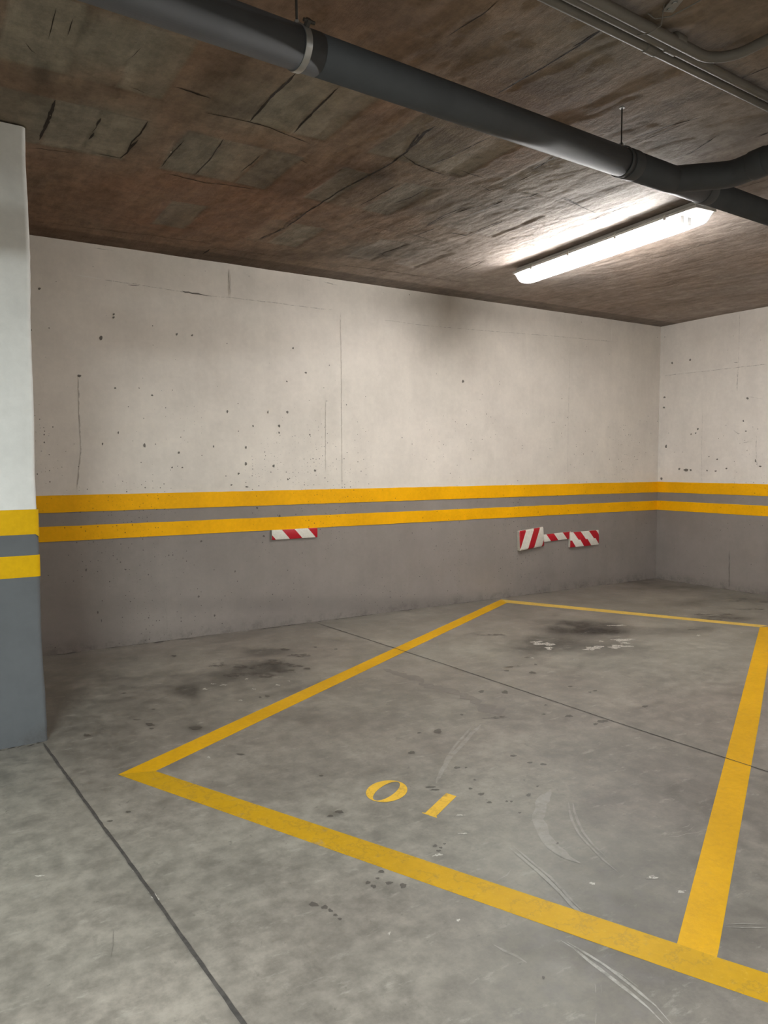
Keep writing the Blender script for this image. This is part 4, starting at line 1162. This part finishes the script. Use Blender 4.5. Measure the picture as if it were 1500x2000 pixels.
# hangers: band round the pipe, ear with screw and a rod to the slab
def hanger(x, ceil_xy, label, mat, band_w=0.022, rod=0.004, big=True):
    c_ = on_pipe(x); u = PU.normalized(); side = Vector((-u.y, u.x, 0)).normalized(); up_ = side.cross(u) * -1
    if up_.z < 0: up_ = -up_
    t_ = empty('pipe_hanger', tuple(c_)); tag(t_, label, 'pipe clamp')
    bm = bmesh.new(); N = 48; r0, r1 = PR + 0.0015, PR + 0.005
    prof = []
    for k in range(N):
        a = 2 * math.pi * k / N; d = side * math.cos(a) + up_ * math.sin(a)
        prof.append([bm.verts.new(d * r0 - u * band_w / 2), bm.verts.new(d * r1 - u * band_w / 2), bm.verts.new(d * (r1 + .001)), bm.verts.new(d * r1 + u * band_w / 2), bm.verts.new(d * r0 + u * band_w / 2)])
    for k in range(N):
        for j in range(4): bm.faces.new((prof[k][j], prof[(k + 1) % N][j], prof[(k + 1) % N][j + 1], prof[k][j + 1]))
    bmesh.ops.recalc_face_normals(bm, faces=bm.faces[:])
    from_bm('clamp_band', bm, mat, t_, angle=40)
    if big:
        # screw ear on the side towards the aisle, high up
        a = math.radians(140); d = side * math.cos(a) + up_ * math.sin(a); p = d * (r1 + .002)
        bm = bmesh.new(); bm_tube(bm, [p - d * .004, p + d * .018], .010, 6); bm_tube(bm, [p + d * .012 - u * .016, p + d * .012 + u * .022], .0055, 10)
        from_bm('clamp_screw', bm, M_DARKSTEEL, t_, angle=30)
    top = up_ * (PR + .004); ce = Vector((ceil_xy[0], ceil_xy[1], H)) - c_
    bm = bmesh.new(); bm_tube(bm, [top - (ce - top).normalized() * .002, ce], rod, 10); from_bm('threaded_rod', bm, M_DARKSTEEL, t_)
    bm = bmesh.new(); bm_tube(bm, [top, top + Vector((0, 0, .014))], .009, 6); from_bm('rod_nut', bm, M_STEEL, t_, angle=30)
    bm = bmesh.new(); bm_tube(bm, [ce - Vector((0, 0, .003)), ce], .012, 10); from_bm('rod_washer', bm, M_STEEL, t_)
    return t_
hanger(-5.985, (-5.985, -3.33), 'galvanised clamp and rod holding the upper left of the drain pipe', M_STEEL)
hanger(-4.33, (-4.415, -3.218), 'thin dark rod hanger on the drain pipe near the side branch', M_PIPE, 0.014, 0.003, False)

# ------------------------------------------------------------------ conduits at the ceiling
def conduit(pts, r, label, bends=None):
    t_ = empty('conduit_pipe', tuple(pts[0])); tag(t_, label, 'conduit', 'grey conduits clipped under the ceiling')
    b0 = pts[0]; bm = bmesh.new(); bm_tube(bm, local(pts, b0), r, 20); from_bm('tube', bm, M_CONDUIT, t_)
    return t_
def coupling(t_, p, d, r, ln=0.06):
    p = Vector(p) - t_.location; d = Vector(d).normalized(); bm = bmesh.new()
    bm_tube(bm, [p - d * ln / 2, p - d * (ln / 2 - .003), p + d * (ln / 2 - .003), p + d * ln / 2], [r - .001, r + .003, r + .003, r - .001], 20)
    return from_bm('coupling', bm, M_CONDUIT, t_, angle=40)
zc = H - 0.022
def cl(x, off): return (x, -3.602 + 0.037 * (x + 5.2) + off, zc)
c1 = conduit([cl(-9.5, -.018), cl(-5.2, -.018), cl(-.3, -.018)], 0.0165, 'grey conduit nearest the long wall, running straight')
coupling(c1, cl(-4.72, -.018), (1, .037, 0), .0165)
c2 = conduit([cl(-9.5, -.062), cl(-5.2, -.062), cl(-.3, -.062)], 0.017, 'grey conduit in the middle of the three, running straight')
coupling(c2, cl(-4.66, -.062), (1, .037, 0), .017)
corner = Vector(cl(-4.435, -.108)); corner.z = zc - .012
s0 = Vector(cl(-9.5, -.108)); s0.z = zc - .004
e0 = Vector((-4.44, -8.5, zc - .006))
c3 = conduit([s0] + arc_pts(s0, corner, e0, 0.115, 10) + [e0], 0.0185, 'grey conduit that bends away towards the aisle')
coupling(c3, cl(-4.68, -.108), (1, .037, 0), .0185, .05)
coupling(c3, (-4.44, -4.02, zc - .01), (0, 1, 0), .0185, .05)
# perforated strap and loose wires beside the conduits
t_ = empty('mounting_strap', (-4.86, -3.83, H)); tag(t_, 'rusty perforated metal strap with loose wire above the bent conduit', 'bracket')
bm = bmesh.new(); bm_box(bm, (-.085, -.02, -.004), (.085, .02, -.0005), .001, 1)
for k in range(5): bm_tube(bm, [(-.07 + k * .035, 0, -.0075), (-.07 + k * .035, 0, -.004)], .009, 12)
o = from_bm('strap', bm, M_STEEL, t_); o.rotation_euler = (0, 0, math.radians(64))
bm = bmesh.new(); bm_tube(bm, [(.07, -.09, -.004), (.05, -.02, -.02), (.02, .05, -.035), (-.02, .08, -.04), (-.05, .085, -.03)], .0022, 8); from_bm('wire', bm, M_CONDUIT, t_)
bm = bmesh.new(); bm_tube(bm, [(-.02, .045, -.01), (.0, .07, -.06), (.0, .12, -.062), (-.01, .16, -.05)], .0018, 8); from_bm('wire', bm, M_CONDUIT, t_)

# ------------------------------------------------------------------ fluorescent lamp
def make_lamp(name, near, far, tube_m, label, group=None):
    """near, far: points on the ceiling, the ends of the body"""
    near = Vector(near); far = Vector(far); L = (far - near).length; d = (far - near).normalized()
    t_ = empty(name, ((near.x + far.x) / 2, (near.y + far.y) / 2, H), math.atan2(d.y, d.x))
    tag(t_, label, 'fluorescent lamp', group)
    hl = L / 2
    def extr(name_, prof, x0, x1, mat, bev_end=0.0, closed=True, ends=True, angle=30):
        bm = bmesh.new()
        xs = [x0, x1]; rings = [[bm.verts.new((x, y, z)) for y, z in prof] for x in xs]; n_ = len(prof)
        for k in range(n_ if closed else n_ - 1): bm.faces.new((rings[0][k], rings[0][(k + 1) % n_], rings[1][(k + 1) % n_], rings[1][k]))
        if ends: bm.faces.new(rings[0][::-1]); bm.faces.new(rings[1])
        bmesh.ops.recalc_face_normals(bm, faces=bm.faces[:])
        return from_bm(name_, bm, mat, t_, angle=angle)
    # housing: shallow tray against the slab with a flared rim
    extr('housing', [(-.052, 0.0), (-.052, -.018), (-.074, -.032), (-.086, -.034), (-.086, -.050), (.086, -.050), (.086, -.034), (.074, -.032), (.052, -.018), (.052, 0.0)], -hl, hl, M_HOUS)
    extr('reflector', [(-.068, -.0505), (-.040, -.055), (.040, -.055), (.068, -.0505)], -hl + .070, hl - .15, M_REFL)
    for s in (-1, 1):
        for y in ((-.030, .030)):
            bm = bmesh.new(); xx = s * (hl - .060) - (.092 if s > 0 else 0); bm_box(bm, (xx - .012, y - .015, -.098), (xx + .012, y + .015, -.0505), .003, 2)
            from_bm('tube_socket', bm, M_CAP, t_)
    for y in ((-.030, .030)):
        bm = bmesh.new(); bm_tube(bm, [(-hl + .072, y, -.084), (hl - .165, y, -.084)], .0130, 16); from_bm('tube', bm, tube_m, t_)
    # clear cover: ribbed bowl with sloping ends
    bm = bmesh.new()
    sec = lambda x, k, dz: [(x, y * k, z if z > -.052 else z + dz) for y, z in ((-.074, -.0502), (-.073, -.066), (-.067, -.094), (-.052, -.114), (-.025, -.121), (0, -.122), (.025, -.121), (.052, -.114), (.067, -.094), (.073, -.066), (.074, -.0502))]
    rows = [sec(-hl + .004, .97, .060), sec(-hl + .012, .985, .030), sec(-hl + .040, 1, .004), sec(-hl + .06, 1, 0), sec(hl - .06, 1, 0), sec(hl - .040, 1, .004), sec(hl - .012, .985, .030), sec(hl - .004, .97, .060)]
    for r_ in rows:
        for i, p in enumerate(r_):
            if p[2] > -.0502: r_[i] = (p[0], p[1], -.0502)
    R2 = [[bm.verts.new(p) for p in r_] for r_ in rows]
    for a, b in zip(R2[:-1], R2[1:]):
        for k in range(len(a) - 1): bm.faces.new((a[k], a[k + 1], b[k + 1], b[k]))
    bmesh.ops.remove_doubles(bm, verts=bm.verts[:], dist=1e-5)
    bmesh.ops.recalc_face_normals(bm, faces=bm.faces[:])
    from_bm('clear_cover', bm, M_CLEAR, t_, angle=40)
    for fx in (-.62, -.22, .22, .62):
        for s in (-1, 1):
            bm = bmesh.new(); bm_box(bm, (fx - .010, s * .0865 - .004, -.062), (fx + .010, s * .0865 + .004, -.030), .0015, 1); from_bm('cover_clip', bm, M_CAP, t_)
    return t_
lamp = make_lamp('fluorescent_lamp', (-2.990, -1.035, H), (-3.112, -2.715, H), M_TUBE, 'long lit fluorescent lamp with clear cover fixed to the ceiling')
# cable gland and feed at the far end
bm = bmesh.new(); bm_tube(bm, [(.80, .0, -.022), (.86, .0, -.022)], .010, 12); from_bm('cable_gland', bm, M_CAP, lamp)

# unseen lamps added above the fill lights, same build as the visible one
for nx, ny, fx_, fy_, lb in ADDED_LAMPS:
    make_lamp('fluorescent_lamp', (nx, ny, H), (fx_, fy_, H), M_TUBER, lb)

# ------------------------------------------------------------------ wall bumpers
def pad(name, x0, x1, z0, z1, depth, mat, label, tilt=0.0, wedge=0.0, fold=None, group=None):
    cx_, cz_ = (x0 + x1) / 2, (z0 + z1) / 2; w2, h2 = (x1 - x0) / 2, (z1 - z0) / 2
    bm = bmesh.new()
    if fold is None: prof = [(-h2, 0), (-h2, depth * .75), (-h2 + .012, depth), (h2 - .012, depth), (h2, depth * .75), (h2, 0)]
    else: prof = [(-h2, 0), (-h2, depth * .8), (-h2 + .012, depth * .92), (fold, depth), (h2 - .012, depth * .75), (h2, depth * .6), (h2, 0)]
    xs = [-w2, -w2 + .006, w2 - .006, w2]; rows = []
    for i, x in enumerate(xs):
        k = .86 if i in (0, 3) else 1.0; g = 1 - wedge * (x + w2) / (2 * w2)
        rows.append([bm.verts.new((x, -0.0045 - d * k * g, z)) for z, d in prof])
    for a, b in zip(rows[:-1], rows[1:]):
        for k in range(len(a)): bm.faces.new((a[k], a[(k + 1) % len(a)], b[(k + 1) % len(a)], b[k]))
    bm.faces.new(rows[0][::-1]); bm.faces.new(rows[-1]); bmesh.ops.recalc_face_normals(bm, faces=bm.faces[:])
    o = from_bm(name, bm, mat, None, angle=35); o.location = (cx_, 0, cz_); o.rotation_euler = (0, tilt, 0)
    return tag(o, label, 'wall bumper', group)
G = None
pad('wall_bumper', -4.662, -4.262, .700, .777, .014, stripe_mat('stripes left strip', 'x', .231, .90, .348, .48), 'short striped red and white strip alone, just under the yellow band')
pad('wall_bumper', -2.085, -1.750, .462, .655, .045, stripe_mat('stripes square pad', 'x', .195, -.52, .077, .43), 'square thick pad with red and white stripes, left end of the group of three', tilt=math.radians(-4.5), wedge=.45)
pad('wall_bumper', -1.755, -1.360, .520, .594, .012, stripe_mat('stripes middle strip', 'x', .227, .85, .507, .45), 'thin red and white striped strip between the two thicker pads', tilt=math.radians(-2.0))
pad('wall_bumper', -1.385, -.955, .440, .594, .030, stripe_mat('stripes right pad', 'x', .231, .85, .433, .47, kink=(-.005, -.024)), 'wide folded pad with red and white stripes, right end of the group of three', tilt=math.radians(-.6), wedge=.3, fold=-.01)
